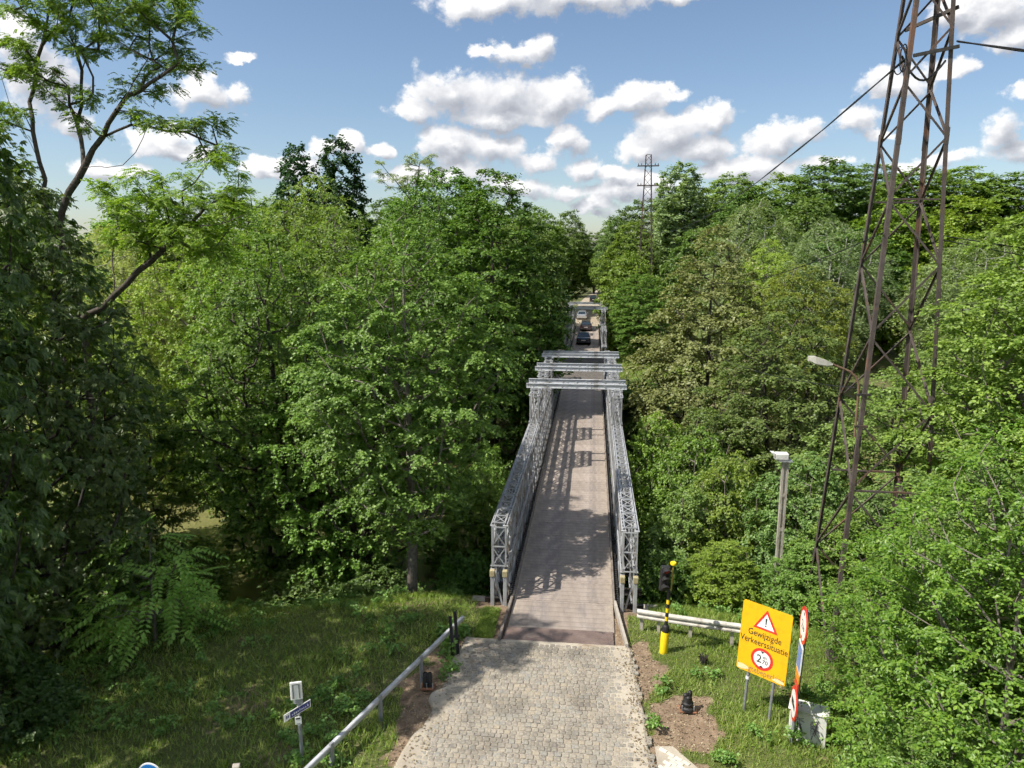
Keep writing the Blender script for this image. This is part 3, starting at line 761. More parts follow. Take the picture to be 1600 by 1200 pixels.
lamp = empty('street_lamp', (8.12, 20.45, .78)); tag(lamp, 'rusty curved street lamp arm with pale head clamped to pylon leg', 'street lamp')
arc = [(-.02, 0, 5.75), (-.02, 0, 7.0), (-.04, 0, 7.25), (-.13, 0, 7.45), (-.32, 0, 7.60), (-.62, -.03, 7.72), (-.80, -.04, 7.79)]
MB().tube(arc, .032, 8).build('arm', M_ARM, lamp, True)
for z in (6.05, 6.95): MB().box(-.05, .30, -.04, .04, z-.03, z+.03).build('clamp', M_DARKSTEEL, lamp)
hd = MB(); 
secs = [(-.78, .06, 7.745, 7.82), (-.95, .10, 7.73, 7.90), (-1.25, .125, 7.78, 8.00), (-1.42, .09, 7.86, 8.00)]
vs = []; 
for x, w, za, zb in secs: vs += [(x, -w-.04, za+.03), (x, -w*.7-.04, za), (x, w*.7-.04, za), (x, w-.04, za+.03), (x, w*.8-.04, zb), (x, -w*.8-.04, zb)]
fs = [(i*6+j, i*6+(j+1)%6, i*6+6+(j+1)%6, i*6+6+j) for i in range(3) for j in range(6)] + [(0, 1, 2, 3, 4, 5), (23, 22, 21, 20, 19, 18)]
hd.add(vs, fs).build('lamp_head', paint('lamp_pale', (.46, .44, .37), .5), lamp)

# concrete post with a flood light box
fp = empty('floodlight_post', (7.25, 24.0, gz(7.25, 24.0) + .2)); fp.scale = (.8, .8, 1); fz = -gz(7.15, 24.0)
b = MB(); b.box(-.13, -.05, -.09, .09, -.4, 4.75+fz); b.box(.05, .13, -.09, .09, -.4, 4.60+fz); b.box(-.05, .05, -.04, .04, -.4, 4.6+fz)
for z in (1.0, 2.2, 3.4): b.box(-.05, .05, -.085, -.04, z+fz-.06, z+fz+.06)
b.build('post', M_CONC, fp)
hdm = MB().cbox(-.46, .10, -.17, .17, 4.62+fz, 4.86+fz, .04).add([(-.46, -.17, 4.70+fz), (-.62, -.17, 4.88+fz), (-.62, .17, 4.88+fz), (-.46, .17, 4.70+fz), (-.46, .17, 4.86+fz), (-.46, -.17, 4.86+fz)], [(0, 1, 5), (3, 4, 2), (0, 3, 2, 1), (1, 2, 4, 5)])
hdm.build('floodlight', M_CAB, fp); MB().box(-.3, .24, -.2, .2, 4.575+fz, 4.615+fz).build('bracket', M_RAILGREY, fp)
tag(fp, 'weathered concrete post with pale floodlight box on top', 'light post')

# ------------------------------------------------------------------ street furniture
def text(body, size, m, parent, loc, rot=(R(90), 0, 0), ext=.002, name='lettering', sx_=1.0, align='CENTER'):
    cu = bpy.data.curves.new(name, 'FONT'); cu.body = body; cu.size = size; cu.align_x = align; cu.extrude = ext; cu.resolution_u = 2
    cu.materials.append(m); tmp = bpy.data.objects.new(name, cu); me = bpy.data.meshes.new_from_object(tmp); bpy.data.objects.remove(tmp)
    o = bpy.data.objects.new(name, me); link(o, parent); o.location = loc; o.rotation_euler = rot; o.scale = (sx_, 1, 1)
    return o
def disc(r_, y0, y1, n=32, c=(0, 0)):
    return MB().poly([(c[0]+r_*math.cos(2*math.pi*i/n), c[1]+r_*math.sin(2*math.pi*i/n)) for i in range(n)], y0, y1)

# traffic signal
ts = empty('traffic_signal', (3.07, 19.95, gz(3.07, 19.95)), R(-4)); tag(ts, 'leaning traffic signal on yellow and black banded pole in the grass', 'traffic signal')
ts.rotation_euler = (R(2), R(2.2), R(10)); ts.scale = (.9, .9, .83)
MB().lathe([(.135, -.1), (.135, .80), (.12, .84)], n=16).build('base_sleeve', M_YELLOW, ts, True)
MB().lathe([(.128, .84), (.118, 1.02), (.09, 1.08), (.06, 1.10)], n=16).build('collar', M_BLACK, ts, True)
zz = 1.10
for i in range(7):
    h_ = .16 if i < 6 else .34
    MB().lathe([(.056, zz), (.056, zz+h_)], n=12).build('pole_band', M_BLACK if i % 2 == 0 else M_YELLOW, ts, True); zz += h_
MB().lathe([(.022, zz), (.022, zz+1.0)], (.06, 0, 0), 8).build('mast', paint('mast_ochre', (.42, .28, .07), .5), ts)
MB().lathe([(.06, zz+.98), (.095, zz+.99), (.10, zz+1.055), (.09, zz+1.075)], (.05, 0, 0), 14).build('warning_cap', M_YELLOW, ts, True)
head = MB().cbox(-.33, -.03, -.10, .10, zz+.02, zz+.93, .03).build('signal_head', M_BLACK, ts)
for i in range(3):
    zc = zz + .79 - i*.30
    MB().lathe([(.105, -.105), (.095, -.125), (.02, -.135)], (-.18, 0, zc), 16, 'y').build('lens', M_REDLENS if i == 0 else M_GLASSY, head, True)
    hp = []
    vs = []
    for j in range(10):
        an = math.pi*(-.08 + 1.16*j/9); x, z = -.18 + .125*math.cos(an), zc + .125*math.sin(an)
        vs += [(x, -.10, z), (x, -.10 - .20*(.55+.45*math.sin(max(0, an))), z-.02)]
    v2 = [(v[0]*1.0, v[1], v[2]+.008) for v in vs]
    n_ = len(vs); fs = []
    for j in range(9):
        a0 = 2*j; fs += [(a0, a0+2, a0+3, a0+1), (n_+a0, n_+a0+1, n_+a0+3, n_+a0+2)]
    MB().add(vs + v2, fs).build('visor', M_BLACK, head)

# yellow temporary sign on two legs
SA, SB = Vector((4.80, 17.30)), Vector((5.38, 16.88))
ang = math.atan2(SB.y - SA.y, SB.x - SA.x)
ys = empty('warning_sign', ((SA.x+SB.x)/2, (SA.y+SB.y)/2, -.05), ang); ys.rotation_euler = (R(-3), R(1.5), ang)
tag(ys, 'large yellow warning sign with red triangle on two grey legs', 'sign')
SW, SB0, SHH = 1.26, 1.15, 1.86
for s in (-1, 1): MB().lathe([(.038, -.2), (.038, SB0+SHH*.8)], (s*.33, .06, 0), 10).build('leg', M_GREYPOLE, ys, True)
MB().lathe([(.05, .93), (.05, 1.0)], (-.33, .06, 0), 10).build('clamp', M_WHITE, ys)
r_ = .06; out = []
for cx_, cz_, a0 in ((SW/2-r_, SB0+SHH-r_, 0), (-SW/2+r_, SB0+SHH-r_, 90), (-SW/2+r_, SB0+r_, 180), (SW/2-r_, SB0+r_, 270)):
    for j in range(5): out.append((cx_ + r_*math.cos(R(a0+j*22.5)), cz_ + r_*math.sin(R(a0+j*22.5))))
board = MB().poly(out, 0, .02).build('board', M_YSIGN, ys)
tri = lambda cz, s_: [(0, cz+s_*.60), (-s_*.56, cz-s_*.36), (s_*.56, cz-s_*.36)]
MB().poly(tri(SB0+1.44, .56), -.004, -.001).build('triangle_border', M_RED, board)
MB().poly(tri(SB0+1.435, .40), -.008, -.005).build('triangle_face', M_WHITE, board)
MB().poly([(-.022, SB0+1.56), (.022, SB0+1.56), (.012, SB0+1.40), (-.012, SB0+1.40)], -.012, -.009).poly([(-.016, SB0+1.375), (.016, SB0+1.375), (.016, SB0+1.345), (-.016, SB0+1.345)], -.012, -.009).build('exclamation_mark', M_OLIVE, board)
text('Gewijzigde', .235, M_INK, board, (0, -.004, SB0+1.02), sx_=.83)
text('Verkeerssituatie', .235, M_INK, board, (0, -.004, SB0+.80), sx_=.79)
disc(.285, -.004, -.001, c=(0, SB0+.47)).build('disc_border', M_RED, board)
disc(.215, -.008, -.005, c=(0, SB0+.47)).build('disc_face', M_WHITE, board)
MB().poly([(-.055, SB0+.68), (.055, SB0+.68), (0, SB0+.63)], -.012, -.009).build('height_mark', M_INK, board)
MB().poly([(-.055, SB0+.26), (.055, SB0+.26), (0, SB0+.31)], -.012, -.009).build('height_mark', M_INK, board)
text('2', .29, M_INK, board, (-.07, -.0105, SB0+.375))
text('m', .13, M_INK, board, (.07, -.0105, SB0+.50)); text('70', .15, M_INK, board, (.085, -.0105, SB0+.37))
text('hoogtebeperking', .21, paint('faded_ink', (.36, .20, .08), .5), board, (0, -.004, SB0+.06), sx_=.84)

M_SCUFF = paint('peeled_film', (.80, .62, .34), .5, dirt=.2)
MB().poly([(-.60, SB0+.03), (-.60, SB0+.15), (-.47, SB0+.17), (-.34, SB0+.14), (-.30, SB0+.09), (-.38, SB0+.05), (-.5, SB0+.02)], -.0065, -.0045).build('peeled_film', M_SCUFF, board)
MB().poly([(.30, SB0+.06), (.36, SB0+.12), (.47, SB0+.13), (.60, SB0+.10), (.60, SB0+.04), (.44, SB0+.03)], -.0065, -.0045).build('peeled_film', M_SCUFF, board)
# pole with round signs seen almost edge on
rp = empty('round_sign_pole', (5.66, 16.1, -.1), R(0)); rp.rotation_euler = (R(-2), R(1.5), R(-97)); tag(rp, 'grey pole carrying two red rimmed round signs, seen nearly edge on', 'sign pole')
MB().lathe([(.04, -.2), (.04, 3.62)], (0, .05, 0), 10).build('pole', M_GREYPOLE, rp, True)
def roundsign(z, r_, marks):
    d = disc(r_, -.012, .012, c=(0, z)).build('round_sign', M_RED, rp)
    disc(r_*.80, -.016, -.013, c=(0, z)).build('sign_face', M_WHITE, d)
    if marks == 'height':
        MB().poly([(-.06, z+r_*.72), (.06, z+r_*.72), (0, z+r_*.55)], -.02, -.017).poly([(-.06, z-r_*.72), (.06, z-r_*.72), (0, z-r_*.55)], -.02, -.017).build('height_mark', M_INK, d)
        text('2', .3, M_INK, d, (-.08, -.0185, z-.10)); text('70', .16, M_INK, d, (.10, -.0185, z-.09))
    else:
        MB().box(-.2, .05, -.02, -.017, z-.08, z+.08).box(.05, .2, -.02, -.017, z-.08, z+.03).build('lorry_mark', M_INK, d)
roundsign(3.25, .43, 'height'); roundsign(1.22, .40, 'lorry')
d = MB().box(-.24, .24, -.012, .012, 2.10, 2.78).build('blue_sign', M_WHITE, rp); MB().box(-.21, .21, -.016, -.013, 2.14, 2.74).build('sign_face', paint('pale_blue', (.10, .22, .50), .45), d)
MB().box(-.22, .22, -.012, .012, 1.86, 2.06).build('orange_plate', paint('plate_orange', (.60, .25, .03), .5), rp)
MB().box(-.20, .20, -.012, .012, 1.66, 1.84).build('white_plate', M_RED, rp)

# roadside cabinet with scribbles
cb = empty('utility_cabinet', (6.15, 16.35, -.16), R(-20)); cb.scale = (.84, .9, .92); tag(cb, 'off white utility cabinet with dark scribbles half hidden by leaves', 'cabinet')
MB().cbox(-.50, .50, -.22, .22, .12, 1.05, .015).build('body', M_CAB, cb); MB().cbox(-.54, .54, -.26, .26, 1.053, 1.11, .02).build('roof', M_CAB, cb); MB().box(-.52, .52, -.24, .24, -.1, .117).build('plinth', M_CONC, cb)
for s in (-1, 1): 
    d = MB().box(-.235+s*.245, .235+s*.245, -.232, -.222, .17, 1.0).build('door', M_CAB, cb)
    for j in range(3):
        pts = [(s*.245 + random.uniform(-.18, .18), -.238, random.uniform(.3, .9)) for _ in range(7)]
        MB().tube(pts, .007, 4).build('scribble', M_GRAF, d)

# guardrails
def wbeam(name, pts, zc, m, pm, label, face=1, posts=1.4, box=False):
    root = empty(name, (pts[0][0], pts[0][1], 0)); tag(root, label, 'guardrail')
    prof = [(-.155, .0), (-.14, .03), (-.10, .075), (-.06, .075), (-.02, .01), (.02, .01), (.06, .075), (.10, .075), (.14, .03), (.155, .0)]
    if box: prof = [(-.08, -.035), (-.08, .035), (-.06, .05), (.045, .05), (.065, .032), (.065, -.045), (.045, -.06), (-.06, -.05), (-.08, -.035)]
    V = []; F = []; n = len(prof); P = [Vector((p[0]-pts[0][0], p[1]-pts[0][1], p[2] if len(p) > 2 else 0)) for p in pts]
    for i, p in enumerate(P):
        d = (P[min(i+1, len(P)-1)] - P[max(i-1, 0)]).normalized(); nn = Vector((d.y, -d.x, 0)).normalized()*face
        V += [p + nn*o_ + Vector((0, 0, zc+h_)) for h_, o_ in prof] + [p + nn*(o_*.8 if box else o_-.006) + Vector((0, 0, zc+(h_*.8 if box else h_))) for h_, o_ in prof]
    for i in range(len(P)-1):
        for j in range(n-1):
            a0 = i*2*n+j; b0 = (i+1)*2*n+j
            F += [(a0, a0+1, b0+1, b0), (a0+n, b0+n, b0+n+1, a0+n+1)]
        F += [(i*2*n, (i+1)*2*n, (i+1)*2*n+n, i*2*n+n), (i*2*n+n-1, i*2*n+2*n-1, (i+1)*2*n+2*n-1, (i+1)*2*n+n-1)]
    MB().add(V, F).build('rail', m, root, True)
    tot = 0
    for i in range(len(P)-1):
        L = (P[i+1]-P[i]).length; k_ = max(1, int(L/posts))
        for j in range(k_):
            p = P[i].lerp(P[i+1], (j+.5)/k_); d = (P[i+1]-P[i]).normalized(); nn = Vector((d.y, -d.x, 0))*face
            zg = gz(p.x+pts[0][0], p.y+pts[0][1]) - .2
            MB().box(-.05, .05, -.03, .03, zg, zc+p.z+.12).build('post', pm, root, loc=tuple((p - nn*.05).xy) + (0,), rot=(0, 0, math.atan2(d.y, d.x)))
    return root
wbeam('guardrail', [(-2.98, 20.25), (-3.45, 18.75), (-4.05, 16.9), (-4.65, 15.0), (-5.22, 13.2), (-6.0, 10.9), (-7.0, 8.0)], .55, M_RAILTOP, M_RAILGREY, 'long grey steel guardrail running down beside the shaded grass', face=1, posts=2.2, box=True)
g2 = wbeam('guardrail', [(2.36, 21.16), (2.62, 21.10), (3.4, 20.93), (4.5, 20.72), (5.8, 20.5)], .52, M_RAILWHITE, M_CONC, 'weathered whitish guardrail between the bridge end and yellow sign', face=1, posts=1.3)

# pair of dark upright sections at the end of the grey guardrail
dp = empty('steel_post', (-2.98, 19.05, -.05)); dp.rotation_euler = (R(-13), R(-4), R(10)); tag(dp, 'leaning pair of black steel channel posts at the guardrail end', 'post')
for s in (-1, 1):
    MB().box(-.045, .045, -.012, .012, -.2, 1.25).box(-.045, -.033, -.055, .055, -.2, 1.25).box(.033, .045, -.055, .055, -.2, 1.25).build('channel', M_BLACK, dp, loc=(s*.075, 0, .06*s))
MB().box(-.16, .16, -.02, .02, .55, .62).build('tie_plate', M_BLACK, dp)
# cut off bollard stubs on rusty base plates
st = empty('bollard_stub', (-3.45, 17.45, -.03)); tag(st, 'short black twin tube stub bolted to a rusty plate left of the cobbles', 'bollard stub')
MB().cbox(-.2, .2, -.14, .14, 0, .03, .006).build('base_plate', M_RUST, st)
for s in (-1, 1): MB().lathe([(.065, .03), (.065, .42), (.05, .44), (.05, .40)], (s*.062, 0, 0), 12).build('tube', M_BLACK, st, True)
for x in (-.16, .0, .16): MB().lathe([(.012, .03), (.012, .17), (.02, .17), (.02, .19)], (x, -.105, 0), 6).build('bolt', M_RAILGREY, st)
st = empty('bollard_stub', (3.43, 17.25, -.04)); tag(st, 'broken black rubber bollard foot on rusty plate in the verge by the signal', 'bollard stub')
MB().cbox(-.22, .22, -.15, .15, 0, .03, .006).build('base_plate', M_RUST, st)
MB().lathe([(.19, .03), (.18, .10), (.14, .13), (.15, .22), (.11, .26), (.10, .38), (.06, .40)], n=12).build('foot', M_BLACK, st, True)
for x, y_, h_ in ((-.06, 0, .44), (.05, .03, .50), (.0, -.07, .40)): MB().lathe([(.055, .2), (.06, h_), (.03, h_+.03)], (x, y_, 0), 9).build('knuckle', M_BLACK, st, True)
for x in (-.15, .15): MB().lathe([(.012, .03), (.012, .16), (.02, .16), (.02, .18)], (x, -.11, 0), 6).build('bolt', M_RAILGREY, st)
sm_ = MB()
for i in range(9):
    a_ = i*.7; sm_.tube([(.05*math.cos(a_), .05*math.sin(a_), -.1), (.09*math.cos(a_), .09*math.sin(a_), .14), (.12*math.cos(a_+.4), .12*math.sin(a_+.4), .22 + .12*random.random())], [.035, .03, .012], 5)
o = sm_.build('tree_stump', M_BARKDARK); o.location = (4.15, 19.45, gz(4.15, 19.45)); tag(o, 'small splintered black stump in the grass behind the signal', 'stump')

# street name post on the left
nz = gz(-5.6, 14.1)
npst = empty('street_name_post', (-5.6, 14.1, nz)); npst.rotation_euler = (0, R(-.8), 0); npst.scale = (1, 1, .82); tag(npst, 'grey post with white backed panel and blue street name plate', 'sign post')
MB().lathe([(.042, -.2), (.042, 1.2)], n=10).build('post', M_GREYPOLE, npst, True)
MB().lathe([(.03, 1.2), (.03, 2.5)], n=10).build('upper_post', M_RAILGREY, npst, True)
pn = MB().cbox(-.13, .13, -.02, .02, 2.02, 2.55, .012).build('panel', M_WHITE, npst, rot=(0, 0, R(18)), loc=(0, -.05, 0))
MB().box(-.085, -.05, -.034, -.021, 2.07, 2.50).box(.05, .085, -.034, -.021, 2.07, 2.50).box(-.05, .05, -.030, -.021, 2.47, 2.50).build('panel_channel', M_GREYPOLE, pn)
MB().box(-.10, .10, -.03, .03, 1.86, 2.0).build('clamp', M_RAILGREY, npst)
pl = MB().cbox(-.36, .36, -.008, .008, 1.58, 1.80, .004).build('name_plate', M_WHITE, npst, loc=(0, -.06, 0), rot=(0, 0, R(60)))
MB().box(-.20, .335, -.012, -.0085, 1.605, 1.775).build('plate_face', M_NAVY, pl)
sc1 = MB()
for i in range(9): 
    x = -.16 + i*.052; sc1.box(x, x+.012, -.015, -.0125, 1.65, 1.65 + random.choice((.05, .08))); sc1.box(x+.014, x+.034, -.015, -.0125, 1.65 + random.choice((0, .035)), 1.662 + random.choice((0, .035)))
sc1.build('plate_lettering', M_WHITE, pl)
MB().box(-.31, -.28, -.012, -.0085, 1.65, 1.73).box(-.265, -.24, -.012, -.0085, 1.65, 1.73).build('plate_mark', M_NAVY, pl)
sp_ = MB().cbox(-.07, .07, -.008, .008, 1.27, 1.50, .003).build('small_plate', M_WHITE, npst, loc=(0, -.055, 0), rot=(0, 0, R(20)))
MB().box(-.045, .045, -.0115, -.0085, 1.43, 1.47).box(-.045, .045, -.0115, -.0085, 1.30, 1.31).build('plate_mark', M_INK, sp_)
# blue round sign whose top just shows at the lower edge
bz = gz(-7.5, 11.5)
bs = empty('blue_round_sign', (-7.5, 11.5, bz)); tag(bs, 'blue round traffic sign with white ring peeping in at the bottom edge', 'sign')
MB().lathe([(.04, -.2), (.04, 1.75 - bz)], (0, .06, 0), 10).build('pole', M_GREYPOLE, bs, True)
d = disc(.25, -.01, .01, c=(0, 2.06 - bz - .37)).build('round_sign', M_WHITE, bs); disc(.225, -.014, -.011, c=(0, 2.06 - bz - .37)).build('sign_face', M_BLUE, d)
o = MB().cbox(-.08, .08, -.07, .07, -.2, .55, .015).build('timber_post', M_CONC); o.location = (-6.85, 13.4, gz(-6.85, 13.4)); o.rotation_euler = (R(3), R(4), R(20)); tag(o, 'short weathered grey post in the grass near street name post', 'post')

# ------------------------------------------------------------------ cars
M_TYRE = paint('tyre', (.015, .015, .015), .8, dirt=0); M_RIM = paint('rim', (.35, .35, .36), .35, .6, dirt=.1)
M_GLASS = paint('car_glass', (.03, .045, .055), .06, dirt=0, spec=.8); M_TAIL = paint('tail_lamp', (.12, .012, .012), .2, dirt=0)
M_PLATE = paint('number_plate', (.55, .50, .46), .5); M_TRIM = paint('black_trim', (.02, .02, .02), .5)
def car(x, y, rz, body, label, est=False):
    root = empty('car', (x, y, .0), rz); tag(root, label, 'car', 'cars queuing across the far bridge')
    # body: cross sections along the length (rear at -y)
    W = .88
    secs = [(-2.08, .78, .34, .72), (-2.02, .84, .26, .90), (-1.75, W, .20, .98), (-.6, W+.01, .19, .96), (.6, W+.01, .19, .95), (1.35, W-.01, .20, .88), (1.85, .80, .24, .78), (2.05, .70, .32, .62)]
    V = []; F = []
    for yy, w, z0, z1 in secs:
        V += [(-w*.94, yy, z0), (w*.94, yy, z0), (w, yy, z0+.14), (w, yy, z1-.16), (w*.93, yy, z1-.03), (w*.8, yy, z1), (-w*.8, yy, z1), (-w*.93, yy, z1-.03), (-w, yy, z1-.16), (-w, yy, z0+.14)]
    n = 10
    for i in range(len(secs)-1):
        for j in range(n): F.append((i*n+j, i*n+(j+1)%n, (i+1)*n+(j+1)%n, (i+1)*n+j))
    F += [tuple(range(n)), tuple(range(len(V)-n, len(V)))[::-1]]
    bd = MB().add(V, F).build('body', body, root, True)
    yr = -1.95 if est else -1.55; yr2 = -1.75 if est else -.95
    cab = [(yr, .72, .93, .05), (yr2, .66, 1.42, .12), (.15, .66, 1.46, .12), (1.0, .74, .93, .05)]
    def hoop(yy, w, z): return [(-w, yy, z), (w, yy, z)]
    pts = {'rb': hoop(yr, .78, .94), 'rt': hoop(yr2, .62, 1.43), 'ft': hoop(.1, .62, 1.47), 'fb': hoop(1.0, .78, .92)}
    A = pts['rb'] + pts['rt'] + pts['ft'] + pts['fb']
    MB().add(A, [(0, 1, 3, 2), (2, 3, 5, 4), (4, 5, 7, 6), (1, 7, 5, 3), (0, 2, 4, 6), (0, 6, 7, 1)]).build('cabin', body, root)
    def pane(a, b_, c_, d_, off, s=.86):
        P4 = [Vector(A[q]) for q in (a, b_, c_, d_)]; cc = sum(P4, Vector())/4
        q4 = [cc + (p - cc)*s for p in P4]; nn = Vector(off)
        MB().add([p + nn*.002 for p in q4] + [p + nn*.012 for p in q4], [(3, 2, 1, 0), (4, 5, 6, 7), (0, 1, 5, 4), (1, 2, 6, 5), (2, 3, 7, 6), (3, 0, 4, 7)]).build('window', M_GLASS, root)
    pane(0, 1, 3, 2, (0, -1, .5)); pane(4, 5, 7, 6, (0, 1, .5)); pane(1, 7, 5, 3, (1, 0, .3), .82); pane(0, 2, 4, 6, (-1, 0, .3), .82)
    for sx_ in (-1, 1):
        for yy in (-1.3, 1.3):
            w = MB().lathe([(.20, -.09), (.305, -.09), (.32, -.05), (.32, .05), (.305, .09), (.20, .09)], (sx_*.80, yy, .32), 16, 'x').build('wheel', M_TYRE, root, True)
            MB().lathe([(.19, -.095), (.19, .095)], (sx_*.80, yy, .32), 12, 'x').build('rim', M_RIM, w)
        MB().cbox(sx_*.72-.08, sx_*.72+.08, -2.085, -2.0, .66, .80, .015).build('tail_lamp', M_TAIL, bd)
        MB().cbox(sx_*.95-.09, sx_*.95+.09, .62, .74, .93, 1.06, .02).build('mirror', body, root)
    MB().box(-.26, .26, -2.10, -2.085, .56, .67).build('number_plate', M_PLATE, bd)
    MB().cbox(-.82, .82, -2.13, -2.0, .30, .50, .03).build('bumper', M_TRIM if not est else body, bd)
def carpaint(n, c): return mat(n, lambda k: (k.n('ShaderNodeBsdfPrincipled', i={'Base Color': (*c, 1), 'Roughness': .28, 'Metallic': .45, 'Coat Weight': .6, 'Coat Roughness': .08}).outputs[0], None))
car(-.30, 93.0, 0, carpaint('car_navy', (.018, .028, .035)), 'dark blue car nearest on the far bridge')
car(-.15, 109.0, 0, carpaint('car_brown', (.075, .058, .058)), 'dark grey brown car in the middle of the queue on the far bridge', True)
car(-1.05, 127.5, 0, carpaint('car_silver', (.50, .51, .52)), 'silver car on the sunlit road just past the far bridge', True)
car(1.0, 172.0, R(-4), carpaint('car_black', (.03, .03, .035)), 'dark car far down the road under the trees', True)

# ------------------------------------------------------------------ vegetation
FW = Vector((-math.sin(YAW)*math.cos(PITCH), math.cos(YAW)*math.cos(PITCH), -math.sin(PITCH)))
RT = Vector((math.cos(YAW), math.sin(YAW), 0)); UPV = RT.cross(FW)
def at(px, py, Y):
    """point of the place at distance Y along the bridge axis, seen in direction px, py of the photograph"""
    d = RT*((px-800)/1130) + UPV*((600-py)/1130) + FW
    p = CAM + d*((Y - CAM.y)/d.y); return (p.x, p.y, p.z)

KITE = (np.array([(0, 0, 0), (.42, .46, .10), (1, 0, -.06), (.42, -.46, .10)], float), [(0, 1, 2), (0, 2, 3)])
NARROW = (np.array([(0, 0, 0), (.5, .17, .03), (1, 0, -.08), (.5, -.17, .03)], float), [(0, 1, 2), (0, 2, 3)])
LEAF6 = (np.array([(0, 0, 0), (.28, .27, .06), (.68, .25, .03), (1, 0, -.10), (.68, -.25, .03), (.28, -.27, .06)], float), [(0, 1, 2, 3), (0, 3, 4, 5)])
BLADE = (np.array([(0, .05, 0), (0, -.05, 0), (.55, -.035, .06), (.55, .035, .06), (1, 0, .22)], float), [(0, 1, 2, 3), (3, 2, 4)])

def unit(a): return a / np.maximum(1e-9, np.linalg.norm(a, axis=-1, keepdims=True))
def leaf_mesh(name, P, D, N, S, tpl, m):
    tv, tf = tpl
    D = unit(D); N = unit(N - (N*D).sum(-1, keepdims=True)*D); B = np.cross(N, D)
    S = S[:, None]
    V = np.stack([P + S*(u*D + v*B + w*N) for u, v, w in tv], 1)           # n,k,3
    n, k_ = len(P), len(tv); off = (np.arange(n)*k_)[:, None]
    idx = np.concatenate([off + np.array(f)[None] for f in tf], 1)
    tot = np.tile(np.array([len(f) for f in tf]), n)
    return np_mesh(name, V.reshape(-1, 3), idx, tot, m)

def tubes_np(name, P0, P1, R0, R1, m, n=5):
    d = unit(P1 - P0); ref = np.where(np.abs(d[:, 2:3]) < .9, np.array([[0, 0, 1.]]), np.array([[1., 0, 0]]))
    a = unit(np.cross(d, ref)); b = np.cross(d, a)
    an = np.arange(n)*2*np.pi/n; ca, sa = np.cos(an), np.sin(an)
    ring = ca[None, :, None]*a[:, None] + sa[None, :, None]*b[:, None]
    V = np.concatenate([P0[:, None] + ring*R0[:, None, None], P1[:, None] + ring*R1[:, None, None]], 1)
    j = np.arange(n); q = np.stack([j, (j+1) % n, n + (j+1) % n, n + j], -1)
    idx = (np.arange(len(P0))*2*n)[:, None, None] + q[None]
    return np_mesh(name, V.reshape(-1, 3), idx, 4, m, True)

def skeleton(rg, stems, tips, trunk_r, up=.32):
    """grow limbs from the stems (polylines) to every tip; returns edges with radii"""
    pos = []; par = []
    for pl, attach in stems:
        last = attach
        for i, p in enumerate(pl):
            pos.append(np.array(p, float)); par.append(last if i == 0 else len(pos)-2)
    lowest = 0
    P = np.zeros((len(pos) + len(tips)*14, 3)); P[:len(pos)] = pos; n = len(pos); par = list(par)
    ax = np.array(pos)
    dmin = np.min(np.linalg.norm(tips[:, None] - ax[None], axis=-1), 1)
    cnt = [0]*n
    tipnode = []
    for ti in np.argsort(dmin):
        p = tips[ti]; v = p - P[:n]; dist = np.linalg.norm(v, axis=1); hz = np.hypot(v[:, 0], v[:, 1])
        cost = dist + 1.6*np.maximum(0, up*hz - v[:, 2]) + (dist < .25)*1.0
        q = int(np.argmin(cost)); L = dist[q]; k_ = int(min(12, max(1, round(L/.75))))
        a = P[q].copy(); last = q
        jit = rg.normal(0, .06*L, 3)
        for s in range(1, k_+1):
            t = s/k_; w = a + (p-a)*t + np.array([0, 0, -.13*L])*math.sin(math.pi*t)*1 + jit*math.sin(math.pi*t)
            P[n] = w; par.append(last); cnt.append(0); last = n; n += 1
        tipnode.append(last)
    w = np.zeros(n); w[tipnode] = 1
    for i in range(n-1, 0, -1):
        if par[i] is not None and par[i] >= 0: w[par[i]] += w[i]
    tot = max(1, w.max()); rad = np.maximum(.009, trunk_r*np.sqrt(w/tot))
    e = [i for i in range(n) if par[i] is not None and par[i] >= 0]
    pa = np.array([par[i] for i in e]); e = np.array(e)
    r0 = np.minimum(rad[pa], rad[e]*1.35 + .01)
    return P[pa], P[e], r0, rad[e]

def spaced(rg, sampler, n, dmin, tries=40):
    pts = np.zeros((0, 3)); misses = 0
    while len(pts) < n and misses < tries:
        c = sampler(rg, 400); before = len(pts)
        for p in c:
            if len(pts) == 0 or np.min(np.sum((pts - p)**2, 1)) > dmin*dmin:
                pts = np.vstack([pts, p])
                if len(pts) >= n: break
        misses = misses + 1 if len(pts) - before < 4 else misses
    return pts

def env_sampler(H, z0, z1, rmax, a=.8, b=.7, lump=.28, seed=0, inner=.45, squash=1.0):
    ph = np.random.default_rng(seed+99).uniform(0, 6.28, 6)
    def f(rg, n):
        t = rg.uniform(0, 1, n); th = rg.uniform(0, 2*np.pi, n)
        r_ = rmax*np.sin(np.pi*np.clip(t, .02, .98)**a)**b
        r_ = r_*(1 + lump*(np.sin(2*th+ph[0]+5*t)*.5 + np.sin(3*th+ph[1]-7*t)*.35 + np.sin(5*th+ph[2]+13*t)*.3))
        keep = rg.uniform(0, 1, n) < r_/(rmax*1.3)
        fr = inner + (1-inner)*np.sqrt(rg.uniform(0, 1, n))
        return np.stack([np.cos(th)*r_*fr, np.sin(th)*r_*fr*squash, z0 + (z1-z0)*t], -1)[keep]
    return f

